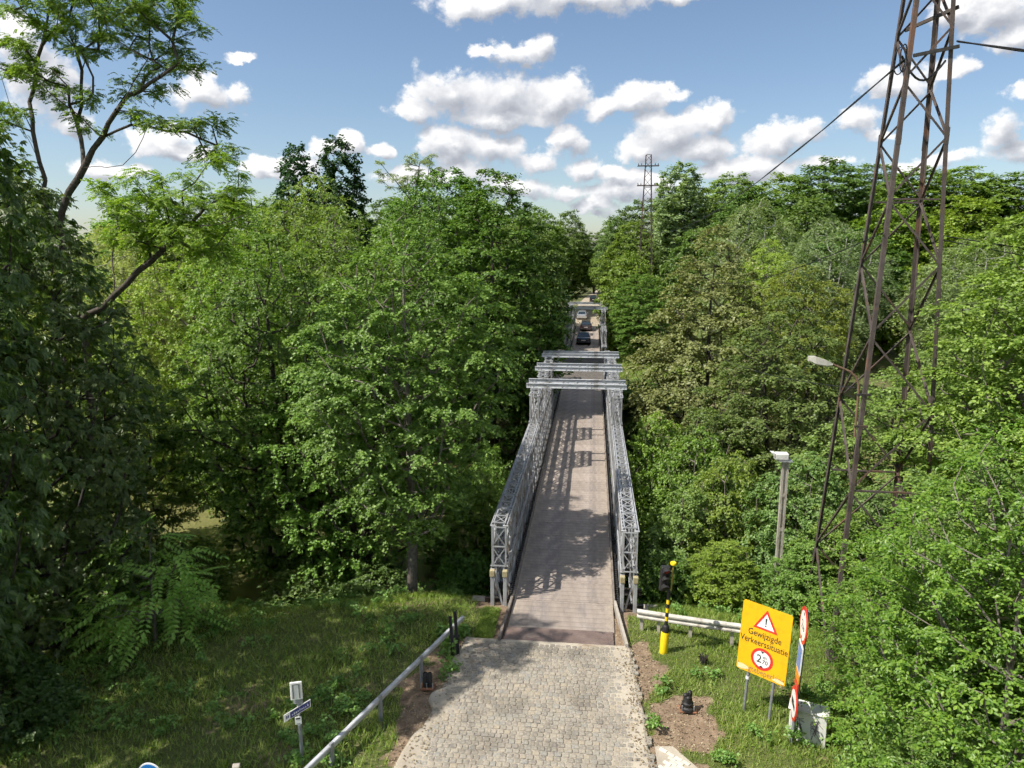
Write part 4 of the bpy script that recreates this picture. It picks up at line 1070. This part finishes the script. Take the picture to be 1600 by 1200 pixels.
def sprays(rg, C, out, Rr, twigs, per, size, droop=.25, flat=.22, tilt=.45, both=True, spread=1.5):
    """leafy sprays: twigs fanning out from every tip, leaves to both sides of each twig"""
    n = len(C); az0 = np.arctan2(out[:, 1], out[:, 0])
    az = az0[:, None] + rg.normal(0, spread, (n, twigs)); el = rg.normal(.06, flat, (n, twigs))
    d = np.stack([np.cos(az)*np.cos(el), np.sin(az)*np.cos(el), np.sin(el)], -1)
    L = Rr*rg.uniform(.55, 1.15, (n, twigs)) * rg.uniform(.7, 1.25, (n, 1))
    t = (np.arange(per)[None, None] + rg.uniform(0, 1, (n, twigs, per)))/per*.92 + .08
    P = C[:, None, None] + d[:, :, None]*(L[..., None]*t)[..., None]
    P[..., 2] -= droop*L[..., None]*t*t
    P += rg.normal(0, size*.35, P.shape)
    sgn = np.where(np.arange(per) % 2, 1, -1)[None, None]*rg.uniform(.5, 1.2, t.shape)
    sg = sgn*.9; c_, s_ = np.cos(sg), np.sin(sg)
    D = np.stack([d[:, :, None, 0]*c_ - d[:, :, None, 1]*s_, d[:, :, None, 0]*s_ + d[:, :, None, 1]*c_, np.broadcast_to(d[:, :, None, 2], c_.shape) - .25 + rg.normal(0, .2, c_.shape)], -1)
    N = np.stack([rg.normal(0, tilt, t.shape), rg.normal(0, tilt, t.shape), np.ones(t.shape)], -1) + out[:, None, None]*.35
    S = size*rg.uniform(.7, 1.25, t.shape)
    return P.reshape(-1, 3), D.reshape(-1, 3), N.reshape(-1, 3), S.reshape(-1)

def palmate(P, D, N, S, k_=5, fan=1.15):
    """each leaf becomes a fan of leaflets"""
    D = unit(D); N = unit(N - (N*D).sum(-1, keepdims=True)*D); B = np.cross(N, D); o = []
    for i in range(k_):
        a = fan*(2*i/(k_-1) - 1); o.append((P, D*math.cos(a) + B*math.sin(a) - N*.28, N, S*(1 - .35*abs(a)/fan)))
    return tuple(np.concatenate([x[j] for x in o]) for j in range(4))
def pinnate(P, D, N, S, pairs=4, leaflet=.33):
    D = unit(D); N = unit(N - (N*D).sum(-1, keepdims=True)*D); B = np.cross(N, D); o = []
    for i in range(pairs):
        t = (i+.6)/pairs
        for s in (-1, 1):
            o.append((P + D*(S*t)[:, None] - N*(S*.22*t*t)[:, None], D*.45 + B*s - N*.25, N + B*s*.3, S*leaflet*(1 - .25*t)))
    o.append((P + D*S[:, None]*.98 - N*(S*.22)[:, None], D - N*.4, N, S*leaflet))
    return tuple(np.concatenate([x[j] for x in o]) for j in range(4))

PROTO = {}
def proto(name, H, rmax, z0, n, dmin, trunk_r, leaf, tpl, spray, bark, seed, a=.8, b=.7, lump=.28, inner=.45, trunk_top=.82, expand=None, nstems=1, up=.32, squash=1.0):
    rg = np.random.default_rng(seed)
    tips = spaced(rg, env_sampler(H, z0, H-.3, rmax, a, b, lump, seed, inner, squash), n, dmin)
    stems = []; npos = 0
    for s in range(nstems):
        a0 = rg.uniform(0, 6.28); lean = 0 if nstems == 1 else rmax*.33
        k_ = max(4, int(H*trunk_top/.9)); pl = []
        w = rg.normal(0, .05, (k_, 2)).cumsum(0)*(H/14)
        for i in range(k_):
            t = i/(k_-1); pl.append((w[i, 0]*.6 + math.cos(a0)*lean*t + (.12*math.cos(a0) if nstems > 1 else 0), w[i, 1]*.6 + math.sin(a0)*lean*t + (.12*math.sin(a0) if nstems > 1 else 0), -.4 + t*(H*trunk_top+.4)))
        stems.append((pl, -1)); npos += k_
    E = skeleton(rg, stems, tips, trunk_r, up)
    bark_me = tubes_np(name + '_wood', *E, bark, 6)
    ctr = np.array([0, 0, z0 + (H-z0)*.45]); out = unit((tips - ctr)*np.array([1, 1, .6]))
    P, D, N, S = sprays(rg, tips, out, **spray)
    if expand: P, D, N, S = expand(P, D, N, S)
    me = leaf_mesh(name + '_leaves', P, D, N, S, tpl, leaf)
    PROTO[name] = (bark_me, me, H, rmax)

proto('sycamore', 14.6, 3.9, 2.7, 320, .90, .24, L_MAPLE, KITE, dict(Rr=.95, twigs=9, per=26, size=.125, droop=.30, flat=.14, tilt=.34), M_BARKGREY, 11, a=.9, b=.55, lump=.34, inner=.30, trunk_top=.9)
proto('maple', 15.0, 4.2, 1.0, 310, .98, .26, L_DEEP, KITE, dict(Rr=1.0, twigs=9, per=22, size=.14, droop=.35, flat=.14, tilt=.34), M_BARK, 12, a=.85, b=.6, lump=.32, inner=.3, trunk_top=.8, nstems=3)
proto('ash', 15.0, 4.2, .8, 320, .85, .22, L_ASH, KITE, dict(Rr=1.05, twigs=9, per=20, size=.14, droop=.45, flat=.3, tilt=.6), M_BARKGREY, 13, a=.8, b=.6, lump=.32, inner=.3, nstems=2)
proto('chestnut', 15.5, 4.6, .3, 300, .95, .33, L_CHEST, NARROW, dict(Rr=1.0, twigs=6, per=9, size=.27, droop=.5, flat=.2, tilt=.4), M_BARKDARK, 14, a=.75, b=.5, lump=.25, inner=.4, expand=lambda *q: palmate(*q, k_=5))
proto('round', 19.0, 4.4, 1.0, 380, .90, .3, L_DEEP, KITE, dict(Rr=1.05, twigs=8, per=17, size=.20, droop=.25, flat=.14, tilt=.34), M_BARK, 15, a=.95, b=.55, lump=.25, inner=.4)
proto('linden', 17.5, 5.0, .4, 400, .92, .3, L_LIND, KITE, dict(Rr=1.0, twigs=8, per=17, size=.20, droop=.55, flat=.14, tilt=.36), M_BARK, 16, a=.62, b=.75, lump=.26, inner=.4)
proto('birch', 16.0, 4.6, .6, 300, .95, .2, L_BIRCH, NARROW, dict(Rr=1.2, twigs=9, per=20, size=.26, droop=1.1, flat=.35, tilt=.8), surf('bark_pale', (.30, .28, .25), (.48, .46, .42), 5, .9, 0, .3), 17, a=.8, b=.65, lump=.38, inner=.3, nstems=3)
proto('poplar', 22.0, 2.5, 2.0, 240, .80, .28, L_POP, KITE, dict(Rr=.85, twigs=8, per=14, size=.24, droop=.05, flat=.45, tilt=.7), M_BARKDARK, 18, a=.9, b=.5, lump=.3, inner=.4)
proto('hornbeam', 9.5, 2.9, .0, 420, .52, .13, L_HORN, LEAF6, dict(Rr=.64, twigs=8, per=20, size=.088, droop=.22, flat=.26, tilt=.42), M_BARKGREY, 19, a=.72, b=.5, lump=.34, inner=.35, nstems=3)
proto('shrub', 7.0, 2.4, .1, 230, .58, .08, L_MAPLE, KITE, dict(Rr=.66, twigs=8, per=18, size=.115, droop=.25, flat=.3, tilt=.45), M_BARKGREY, 20, a=.72, b=.6, lump=.35, inner=.3, nstems=4)
proto('bush', 3.4, 2.1, .05, 120, .52, .05, L_DEEP, KITE, dict(Rr=.6, twigs=7, per=13, size=.14, droop=.3, flat=.35, tilt=.5), M_BARK, 21, a=.6, b=.55, lump=.35, inner=.35, nstems=4, trunk_top=.6)
proto('wood', 17.0, 5.4, 2.0, 300, 1.15, .3, L_DEEP, KITE, dict(Rr=1.35, twigs=8, per=12, size=.34, droop=.2, flat=.14, tilt=.36), M_BARKDARK, 22, a=.95, b=.55, lump=.32, inner=.5)
proto('wood_b', 17.0, 5.4, 1.5, 300, 1.15, .3, L_DEEP, KITE, dict(Rr=1.35, twigs=8, per=12, size=.32, droop=.3, flat=.14, tilt=.36), M_BARKDARK, 23, a=.8, b=.6, lump=.38, inner=.5)

def place_tree(kind, x, y, H, Rr, label, leaf=None, group=None, name=None, cat='tree', rz=None, base=None):
    bm_, lm, H0, R0 = PROTO[kind]
    z = gz(x, y) if base is None else base
    root = empty(name or kind + '_tree', (x, y, z), random.uniform(0, 6.28) if rz is None else rz)
    s = Rr/R0; root.scale = (s, s, H/H0)
    tag(root, label, cat, group)
    link(bpy.data.objects.new('trunk', bm_), root); c = link(bpy.data.objects.new('crown', lm), root)
    if leaf:
        c.material_slots[0].link = 'OBJECT'; c.material_slots[0].material = leaf
    return root
def tree_to(kind, x, y, ztop, Rr, label, **kw):
    return place_tree(kind, x, y, ztop - gz(x, y), Rr, label, **kw)

random.seed(21)
# left of the bridge
tree_to('sycamore', -5.85, 25.4, 12.9, 3.35, 'light green sycamore with straight trunk standing right beside the near bridge')
tree_to('chestnut', -17.2, 19.6, 15.6, 3.7, 'dark horse chestnut filling the picture edge beside the locust', rz=.6)
tree_to('chestnut', -15.9, 13.2, 22.5, 4.2, 'dark horse chestnut nearest the camera on the shaded side', rz=2.2)
tree_to('chestnut', -23.5, 26.5, 17.8, 4.8, 'horse chestnut farther back behind the locust trunk', rz=4.0)
tree_to('maple', -13.9, 33.0, 12.8, 4.1, 'dark many stemmed maple above the shaded bank')
tree_to('maple', -23.0, 33.4, 7.6, 3.0, 'low dark maple over the yellow green water', rz=1.0)
tree_to('maple', -9.6, 30.5, 10.8, 3.4, 'dark maple tucked behind the beside-bridge sycamore', leaf=L_MAPLE)
tree_to('ash', -19.4, 41.0, 14.4, 4.2, 'bright yellow green ash beyond the leaning locust')
tree_to('ash', -14.5, 43.5, 14.6, 4.5, 'bright green ash rising behind the many stemmed maple', rz=2)
tree_to('ash', -26.5, 45.0, 13.0, 4.4, 'yellow green ash beside the pale willow')
tree_to('birch', -34.5, 50.0, 14.0, 5.2, 'pale weeping willow showing between the locust branches', leaf=leafmat('leaf_pale_willow', (.20, .235, .066), (.29, .325, .10), (.38, .41, .15), .45))
tree_to('round', -6.6, 53.5, 17.8, 4.8, 'tall dark round maple behind the sycamore')
tree_to('ash', -12.0, 55.0, 17.6, 4.9, 'olive green tree between round maple and dead topped locust', leaf=L_MAPLE)
tree_to('ash', -22.5, 60.0, 18.2, 5.4, 'yellowish tree below the pair of dark poplars', leaf=leafmat('leaf_olive_ash', (.12, .15, .024), (.195, .225, .034), (.28, .30, .06), .42))
tree_to('maple', -31.0, 64.0, 17.6, 5.4, 'green tree on the skyline right of the leaning locust', leaf=L_ASH)
tree_to('poplar', -34.6, 86.0, 24.2, 3.3, 'shorter left one of two dark poplars on the skyline')
tree_to('poplar', -29.4, 86.0, 24.9, 3.4, 'taller right one of two dark poplars on the skyline')
tree_to('shrub', -4.9, 34.5, 1.2, 1.9, 'small maple crowding the left truss of the near bridge', leaf=L_MAPLE)
tree_to('wood', -6.3, 74.0, 15.0, 3.9, 'dark tree on the middle bank left of the road', leaf=L_DEEP)
tree_to('wood', -6.8, 90.0, 16.2, 4.0, 'dark tree hanging over the far bridge on the left')
tree_to('wood_b', -7.4, 108.0, 15.0, 3.8, 'dark tree at the left end of the far bridge')
tree_to('wood', -12.0, 130.0, 18.6, 5.0, 'dark roadside tree beyond the far bridge on the left')
tree_to('wood', 1.0, 205.0, 17.0, 6.0, 'dark tree closing the far end of the road')
tree_to('wood_b', -5.5, 190.0, 18.0, 5.0, 'dark tree on the left where the far road bends')
tree_to('wood_b', 7.0, 178.0, 16.0, 3.4, 'dark tree on the right where the far road bends')
tree_to('wood_b', -4.2, 150.0, 20.4, 4.6, 'tree shading the far road from the left')
LEFT_WOOD = ['dark tree behind the olive tree left of centre', 'distant tree behind the thin topped locust', 'bright distant tree behind the round maple', 'dark tree left of the two skyline poplars', 'distant tree seen behind the locust limbs', 'bright tree under the locust on the skyline', 'dark tree right behind the yellow green ash', 'distant tree at the left picture edge behind the locust', 'yellow green tree far behind the leaning locust', 'dark tree far behind the two poplars', 'distant tree behind the road left of the far bend', 'bright tree behind the pale willow', 'dark tree behind the chestnuts at the left edge']
for i, (x, y, zt, r_) in enumerate([(-15, 78, 20.4, 5.6), (-24, 96, 19.6, 5.4), (-17, 112, 20.8, 5.6), (-41, 82, 18.2, 5.4), (-58, 92, 20.2, 6), (-50, 74, 15.5, 5.2), (-40, 66, 14.6, 5), (-72, 88, 19.5, 6), (-48, 110, 20, 6), (-32, 118, 21, 6), (-10, 138, 20, 5.6), (-66, 66, 15, 5.6), (-52, 56, 13, 5)]):
    tree_to(('wood', 'wood_b')[i % 2], x, y, zt, r_, LEFT_WOOD[i], leaf=(L_DEEP, L_MAPLE, L_ASH)[i % 3], group='wood behind the left bank')
# right of the bridge
tree_to('linden', 9.2, 52.5, 14.2, 5.0, 'broad brownish olive cone shaped tree right of the bridge')
tree_to('maple', 11.6, 41.5, 9.4, 4.2, 'dark green maple in front of the brownish tree', leaf=L_DEEP)
tree_to('ash', 17.6, 62.0, 10.8, 4.2, 'olive green tree behind the pylon street lamp', leaf=leafmat('leaf_olive_ash', (.12, .15, .024), (.195, .225, .034), (.28, .30, .06), .42))
tree_to('ash', 18.2, 75.0, 13.0, 3.4, 'acid yellow green tree peeping out of the wooded slope', leaf=L_ACID)
tree_to('birch', 18.6, 86.0, 18.2, 5.6, 'grey green birch with pale stems on the wooded slope')
tree_to('birch', 23.5, 74.0, 15.2, 5.0, 'grey green birch right beside the pylon lacing')
tree_to('birch', 33.0, 66.0, 13.4, 5.0, 'grey olive willow right of the near pylon')
tree_to('round', 3.0 + 2.6, 76.0, 9.5, 3.0, 'green tree on the middle bank right of the road', leaf=L_MAPLE)
tree_to('wood', 5.6, 96.0, 11.8, 3.5, 'green tree at the right side of the far bridge', leaf=L_MAPLE)
tree_to('wood_b', 6.8, 120.0, 16.8, 4.6, 'green tree below the distant pylon', leaf=L_MAPLE)
tree_to('wood', 4.6, 142.0, 18.4, 3.8, 'tree shading the far road from the right')
tree_to('poplar', 15.4, 130.0, 26.6, 4.6, 'loose grey green poplar sticking out of the skyline near distant pylon', leaf=L_BIRCH)
RIGHT_WOOD = ['skyline tree seen just left of the distant pylon', 'far skyline tree between distant pylon and loose poplar', 'skyline tree right of the loose grey poplar', 'second skyline tree right of the loose grey poplar', 'broad skyline tree left of the near pylon', 'high skyline tree seen through the near pylon', 'skyline tree just right of the near pylon', 'second skyline tree right of the near pylon', 'skyline tree at the right picture edge', 'mid slope tree above the two grey birches', 'mid slope tree behind the near pylon lacing', 'mid slope tree right of the near pylon above the willow', 'lower slope tree beside the right birch', 'bright tree below the skyline near the right edge', 'dark tree below the skyline at the right edge', 'outermost tall tree beyond the right picture edge', 'dark tree between the loose poplar and the pale birch', 'small bright tree right of the distant pylon foot', 'lower slope tree right of the grey olive willow', 'slope tree over the right edge sycamore']
for i, (x, y, zt, r_) in enumerate([(10.5, 150, 22, 7), (18.5, 142, 25, 7), (28, 152, 27, 7.5), (35, 142, 26.4, 7.5), (36.8, 121, 26, 7), (47, 131, 26.6, 7.5), (50, 120, 24.4, 7), (57, 122, 25, 7), (64, 120, 23.6, 7), (28.7, 101, 19.4, 6), (37.2, 95, 17.6, 6), (43.5, 91, 18.6, 6), (28, 82, 14.2, 5.2), (52, 84, 18, 6), (60, 92, 20, 6.5), (72, 112, 24, 7), (24, 116, 21.5, 6.2), (15, 104, 15.5, 4.6), (40, 74, 14.5, 5), (48, 66, 14.5, 5)]):
    tree_to(('wood', 'wood_b')[i % 2], x, y, zt, r_, RIGHT_WOOD[i], leaf=(L_DEEP, L_DEEP, L_MAPLE, L_ASH)[i % 4], group='wood on the right slope')
tree_to('sycamore', 12.9, 20.0, 13.4, 3.2, 'green sycamore at the picture edge right of the pylon', leaf=L_MAPLE, rz=2.0)
tree_to('sycamore', 17.5, 26.5, 12.2, 4.2, 'sycamore behind the pylon on the right bank', rz=4.4)
tree_to('maple', 14.6, 31.5, 7.8, 3.8, 'maple filling the gap behind the near pylon legs', leaf=L_MAPLE)
tree_to('sycamore', 22.0, 39.0, 10.0, 4.6, 'broad green tree right of the pylon above the bushes')
tree_to('hornbeam', 8.7, 13.4, 9.0, 2.5, 'tall glossy hornbeam nearest the camera at the right edge', rz=.4)
tree_to('hornbeam', 8.5, 16.5, 5.6, 1.9, 'leafy hornbeam growing over the utility cabinet', rz=2.5)
tree_to('hornbeam', 10.6, 17.0, 7.6, 2.6, 'glossy hornbeam in front of the pylon foot', rz=4.1)
tree_to('hornbeam', 7.2, 12.2, 3.6, 1.5, 'low hornbeam bush at the lower right corner', rz=5.2)
for lb, x, y, zt, r_, lf in (('young maple thicket against the right truss end', 4.9, 28.5, 2.6, 1.7, L_MAPLE), ('light green young maple behind the traffic signal', 5.6, 32.0, 4.3, 2.3, L_MAPLE), ('young maple left of the floodlight post', 6.6, 29.0, 4.0, 2.0, L_ASH),
      ('young maple right of the floodlight post', 8.9, 26.8, 4.6, 2.0, L_MAPLE), ('pale young maple beside the right truss at mid span', 4.4, 38.5, 3.6, 2.1, L_ASH), ('shrubby maple below the brownish tree', 7.4, 40.0, 3.6, 2.6, L_DEEP), ('young maple between floodlight post and pylon', 8.0, 23.4, 2.4, 1.2, L_ASH),
      ('shrub at the foot of the near pylon', 9.4, 23.6, 3.4, 1.7, L_MAPLE), ('shrub behind the whitish guardrail', 5.7, 25.0, 1.6, 1.3, L_MAPLE), ('shrub right of the pylon foot', 11.6, 24.5, 4.4, 2.1, L_DEEP), ('shrub on the far bank right of the bridge', 5.4, 62.0, 1.0, 2.4, L_DEEP)):
    tree_to('shrub', x, y, zt, r_, lb, leaf=lf, name='young_maple', cat='shrub')
for lb, x, y, h_, r_, lf in (('dark bush under the sycamore near the left truss', -3.9, 26.6, 2.4, 1.3, L_DEEP), ('bush at the water edge below the dark maples', -11.0, 29.0, 2.6, 2.2, L_DEEP), ('bush hiding most of the water glimpse', -17.6, 29.0, 3.4, 1.9, L_DEEP), ('dark bush under the chestnuts', -19.5, 24.0, 2.4, 2.2, L_CHEST), ('bush by the trunk of the sycamore', -8.2, 28.0, 2.2, 1.8, L_DEEP),
      ('bush on the bank below the locust', -21.0, 27.5, 3.0, 2.2, L_DEEP), ('bush at the far bank left of the bridge', -6.0, 63.0, 3.4, 2.8, L_DEEP), ('bright bush across the water', -14.0, 62.0, 4.0, 3.0, L_ASH), ('pale bush across the water behind the willow', -24.0, 58.0, 4.0, 3.2, L_ASH),
      ('dark bush in the lower left corner', -14.4, 15.6, 2.0, 1.5, L_CHEST), ('dark bush right of the near truss on the slope', 3.9, 25.6, 2.4, 1.2, L_DEEP), ('bush below the young maples on the right slope', 6.6, 35.0, 3.2, 2.3, L_DEEP), ('bush at the water edge right of the near bridge', 4.2, 33.0, 3.0, 1.5, L_DEEP),
      ('dark bush behind the pylon', 13.2, 27.5, 3.4, 2.4, L_DEEP), ('bush under the right edge hornbeams', 9.6, 14.6, 2.4, 1.6, L_HORN), ('bush beside the left truss at mid span', -5.3, 41.0, 6.5, 1.8, L_MAPLE), ('bush right of the bridge over the water', 5.2, 46.0, 6.5, 1.9, L_DEEP), ('bush over the water behind the first beam', 4.6, 55.0, 5.6, 1.7, L_DEEP)):
    place_tree('bush', x, y, h_, r_, lb, leaf=lf, name='bush', cat='bush')

# black locust: limbs followed from the photograph, feathery sparse crown
def clump_tips(rg, clumps, Y, dmin, dens):
    pts = np.zeros((0, 3))
    for px, py, rx, ry in clumps:
        c = np.array(at(px, py, Y)); s = (Y/math.cos(YAW))/1130*1.08
        k_ = max(3, int(rx*ry*dens)); v = unit(rg.normal(0, 1, (k_, 3)))*rg.uniform(.2, 1, (k_, 1))**.5
        for q in c + v*np.array([rx*s, rx*s*.85, ry*s]):
            if len(pts) == 0 or np.min(np.sum((pts-q)**2, 1)) > dmin**2: pts = np.vstack([pts, q])
    return pts
def locust(name, stems_px, clumps, Y, trunk_r, label, seed, dens=.009, leaf=None):
    rg = np.random.default_rng(seed); stems = []; npos = 0; idx = {}
    for key, after, pl in stems_px:
        pts = []
        for i, q in enumerate(pl):
            p = at(q[0], q[1], Y + (q[2] if len(q) > 2 else 0)); 
            if i: 
                p0 = np.array(pts[-1]); p1 = np.array(p); k_ = max(1, int(np.linalg.norm(p1-p0)/.6))
                for j in range(1, k_): pts.append(tuple(p0 + (p1-p0)*j/k_ + rg.normal(0, .05, 3)))
            pts.append(p)
        att = -1
        if after is not None:
            ap = np.array(pts[0]); att = int(np.argmin([np.linalg.norm(np.array(p)-ap) for p in idx[after][1]])) + idx[after][0]
        stems.append((pts, att)); idx[key] = (npos, pts); npos += len(pts)
    tips = clump_tips(rg, clumps, Y, .42, dens)
    E = skeleton(rg, stems, tips, trunk_r, .2)
    root0 = np.array(stems[0][0][0]); root0[2] = gz(root0[0], root0[1])
    root = empty(name, tuple(root0)); tag(root, label, 'tree')
    E = (E[0]-root0, E[1]-root0, E[2], E[3])
    link(bpy.data.objects.new('trunk', tubes_np('trunk', *E, M_BARK, 7)), root)
    out = unit(tips - tips.mean(0))
    P, D, N, S = sprays(rg, tips - root0, out, Rr=.55, twigs=7, per=8, size=.21, droop=.2, flat=.25, tilt=.45)
    P, D, N, S = pinnate(P, D, N, S, 4, .36)
    link(bpy.data.objects.new('crown', leaf_mesh('crown', P, D, N, S, KITE, leaf or L_ROB)), root)
locust('locust_tree', [('t', None, [(158, 1010), (152, 800), (146, 640), (134, 520), (104, 410), (76, 335)]), ('l', 't', [(76, 335), (62, 255), (46, 160, 1), (66, 70, 1), (78, 5, 1)]), ('l2', 'l', [(62, 255), (28, 190, -1), (2, 120, -2), (-25, 60, -2)]),
    ('r', 't', [(88, 370), (108, 300), (160, 215), (198, 150, -1), (236, 70, -1)]), ('r2', 'r', [(160, 215), (205, 195), (290, 206, 1), (340, 228, 1)]), ('m', 'r', [(130, 262), (120, 190, 1), (128, 110, 1), (150, 30, 2)]), ('d', 'r', [(130, 262), (165, 262, -1), (192, 258, -1), (212, 238, -1)]), ('r3', 'r', [(198, 150), (250, 120, -1), (290, 90, -1)])],
   [(230, 45, 75, 48), (275, 92, 42, 26), (180, 12, 60, 30), (60, 12, 60, 34), (15, 80, 36, 40), (130, 66, 40, 34), (290, 196, 56, 18), (342, 234, 40, 24), (232, 182, 36, 18), (110, 150, 38, 24), (220, 128, 46, 20), (20, 170, 30, 26), (150, 190, 30, 18), (240, 0, 60, 26), (110, -40, 120, 30), (60, 120, 34, 24)], 26.0, .15, 'tall sparse black locust with bare forking limbs against the sky', 31)
locust('locust_tree', [('t', None, [(30, 930), (75, 660), (118, 510), (178, 462), (236, 408), (296, 352), (352, 304)]), ('a', 't', [(236, 408), (225, 345, 1), (236, 290, 1)]), ('b', 't', [(296, 352), (345, 350, -1), (384, 335, -1)]), ('c', 't', [(178, 462), (175, 400, 1), (185, 330, 1)]), ('d', 't', [(118, 510), (60, 440, 1)])],
   [(240, 332, 64, 34), (318, 300, 52, 32), (180, 318, 44, 28), (290, 362, 54, 24), (364, 322, 30, 26), (236, 276, 34, 20), (352, 262, 30, 18), (210, 372, 40, 20), (330, 395, 40, 18)], 24.5, .11, 'leaning black locust with a low spreading limb in front of the ash', 32, dens=.012)
locust('locust_tree', [('t', None, [(640, 620), (642, 420), (648, 320), (655, 260)]), ('a', 't', [(648, 320), (620, 285), (600, 262)]), ('b', 't', [(648, 320), (668, 280), (674, 250)])],
   [(652, 246, 18, 14), (668, 262, 16, 22), (600, 268, 16, 16), (625, 282, 24, 14), (646, 272, 14, 18)], 70.0, .09, 'thin topped locust poking above the crowns left of centre', 33, dens=.03, leaf=L_BIRCH)

# young tree of heaven with long drooping feather leaves
rg = np.random.default_rng(44); bx, by = -13.4, 20.6; bz_ = gz(bx, by)
tips = spaced(rg, env_sampler(4.2, .8, 3.9, 1.75, .6, .6, .3, 44, .2), 34, .40)
E = skeleton(rg, [([(0, 0, -.3), (.05, 0, 1), (.0, .08, 2.2), (.1, .05, 3.5)], -1)], tips, .06, .1)
sap = empty('tree_of_heaven', (bx, by, bz_)); tag(sap, 'light green sapling with long drooping feathery leaves on the shaded slope', 'tree')
link(bpy.data.objects.new('trunk', tubes_np('trunk', *E, M_BARKGREY, 6)), sap)
P, D, N, S = sprays(rg, tips, unit(tips - np.array([0, 0, 1.5])), Rr=.12, twigs=5, per=1, size=.95, droop=.2, flat=.2, tilt=.2, spread=.9)
P, D, N, S = pinnate(P, D - np.array([0, 0, .12]), N, S, 8, .24)
link(bpy.data.objects.new('crown', leaf_mesh('crown', P, D, N, S, (NARROW[0]*np.array([1, 1.5, 1]), NARROW[1]), L_SAP)), sap)

# ------------------------------------------------------------------ grass, herbs and litter
rg = np.random.default_rng(5)
def scatter(n, x0, x1, y0, y1, keep):
    x = rg.uniform(x0, x1, n); y = rg.uniform(y0, y1, n); k_ = ~bare(x, y) & (rg.uniform(0, 1, n) < keep(x, y)); return x[k_], y[k_]
gxs, gys, gh = [], [], []
for n, x0, x1, y0, y1, hh, keep in ((110000, -19, -2.4, 9.5, 27, .24, lambda x, y: .35 + .65*vnoise(x*.8, y*.8, 21)), (84000, 2.1, 8.5, 12, 24.5, .20, lambda x, y: .5 + .5*vnoise(x*.9, y*.9, 22)),
                                  (14000, -2.6, -1.9, 20, 22.6, .22, lambda x, y: .8 + 0*x), (14000, -14, -2.6, 66, 81, .5, lambda x, y: 1 + 0*x), (14000, 2.6, 14, 66, 81, .5, lambda x, y: 1 + 0*x)):
    x, y = scatter(n, x0, x1, y0, y1, keep); gxs.append(x); gys.append(y); gh.append(hh*.78*rg.uniform(.45, 1.35, len(x))*(.6 + .8*vnoise(x*.6, y*.6, 23)))
x, y, h_ = map(np.concatenate, (gxs, gys, gh))
P = np.stack([x, y, ground_z(x, y) - .01], -1)
D = np.stack([rg.normal(0, .42, len(x)), rg.normal(0, .42, len(x)), np.ones(len(x))], -1); N = np.stack([rg.normal(0, 1, len(x)), rg.normal(0, 1, len(x)), np.full(len(x), .3)], -1)
gr = link(bpy.data.objects.new('grass', leaf_mesh('grass', P, D, N, h_, BLADE, G_SUN))); tag(gr, 'uneven grass on the verges and the shaded slope', 'grass', kind='stuff')
# low leafy herbs and brambles
def herbs(n, x0, x1, y0, y1, thr, seed):
    x = rg.uniform(x0, x1, n); y = rg.uniform(y0, y1, n)
    k_ = ~bare(x, y) & (vnoise(x*.55, y*.55, seed)*.65 + vnoise(x*1.9, y*1.9, seed+1)*.35 > thr); return x[k_], y[k_]
a = [herbs(900, -18, -2.5, 10, 30, .50, 31), herbs(300, 3.6, 9, 13, 26, .62, 33), herbs(120, -3.6, -2.9, 16.2, 20.5, .3, 34), herbs(36, 2.4, 3.6, 16, 19.4, .5, 35)]
hx, hy = np.concatenate([q[0] for q in a]), np.concatenate([q[1] for q in a])
C = np.stack([hx, hy, ground_z(hx, hy) + rg.uniform(.06, .38, len(hx))], -1)
P, D, N, S = sprays(rg, C, unit(rg.normal(0, 1, C.shape)), Rr=.30, twigs=6, per=11, size=.08, droop=.4, flat=.4, tilt=.45, spread=3)
he = link(bpy.data.objects.new('herbs', leaf_mesh('herbs', P, D, N, S, KITE, L_HERB))); tag(he, 'low leafy herbs and brambles among the grass', 'herbs', kind='stuff')
# dry leaf and chip litter on the bare soil
n = 16000; x = rg.uniform(-4.6, 4.6, n); y = rg.uniform(13.5, 22, n); xl, xr = road_left(y), road_right(y)
edge = np.minimum(np.abs(x-xl), np.abs(x-xr)); k_ = bare(x, y) & ((x < xl+.15) | (x > xr-.35)) | ((edge < .5) & (rg.uniform(0, 1, n) < .3) & (y < 20))
x, y = x[k_], y[k_]; z = np.where((x > xl[k_]) & (x < xr[k_]) & (y < 20), .05, ground_z(x, y) + .012)
P = np.stack([x, y, z], -1); D = np.stack([rg.normal(0, 1, len(x)), rg.normal(0, 1, len(x)), rg.normal(0, .2, len(x))], -1); N = np.stack([rg.normal(0, .35, len(x)), rg.normal(0, .35, len(x)), np.ones(len(x))], -1)
li = link(bpy.data.objects.new('litter', leaf_mesh('litter', P, D, N, rg.uniform(.02, .07, len(x)), KITE, leafmat('dry_litter', (.09, .055, .03), (.19, .13, .08), (.36, .28, .18), .1)))); tag(li, 'dry leaves and wood chips on the bare soil', 'litter', kind='stuff')
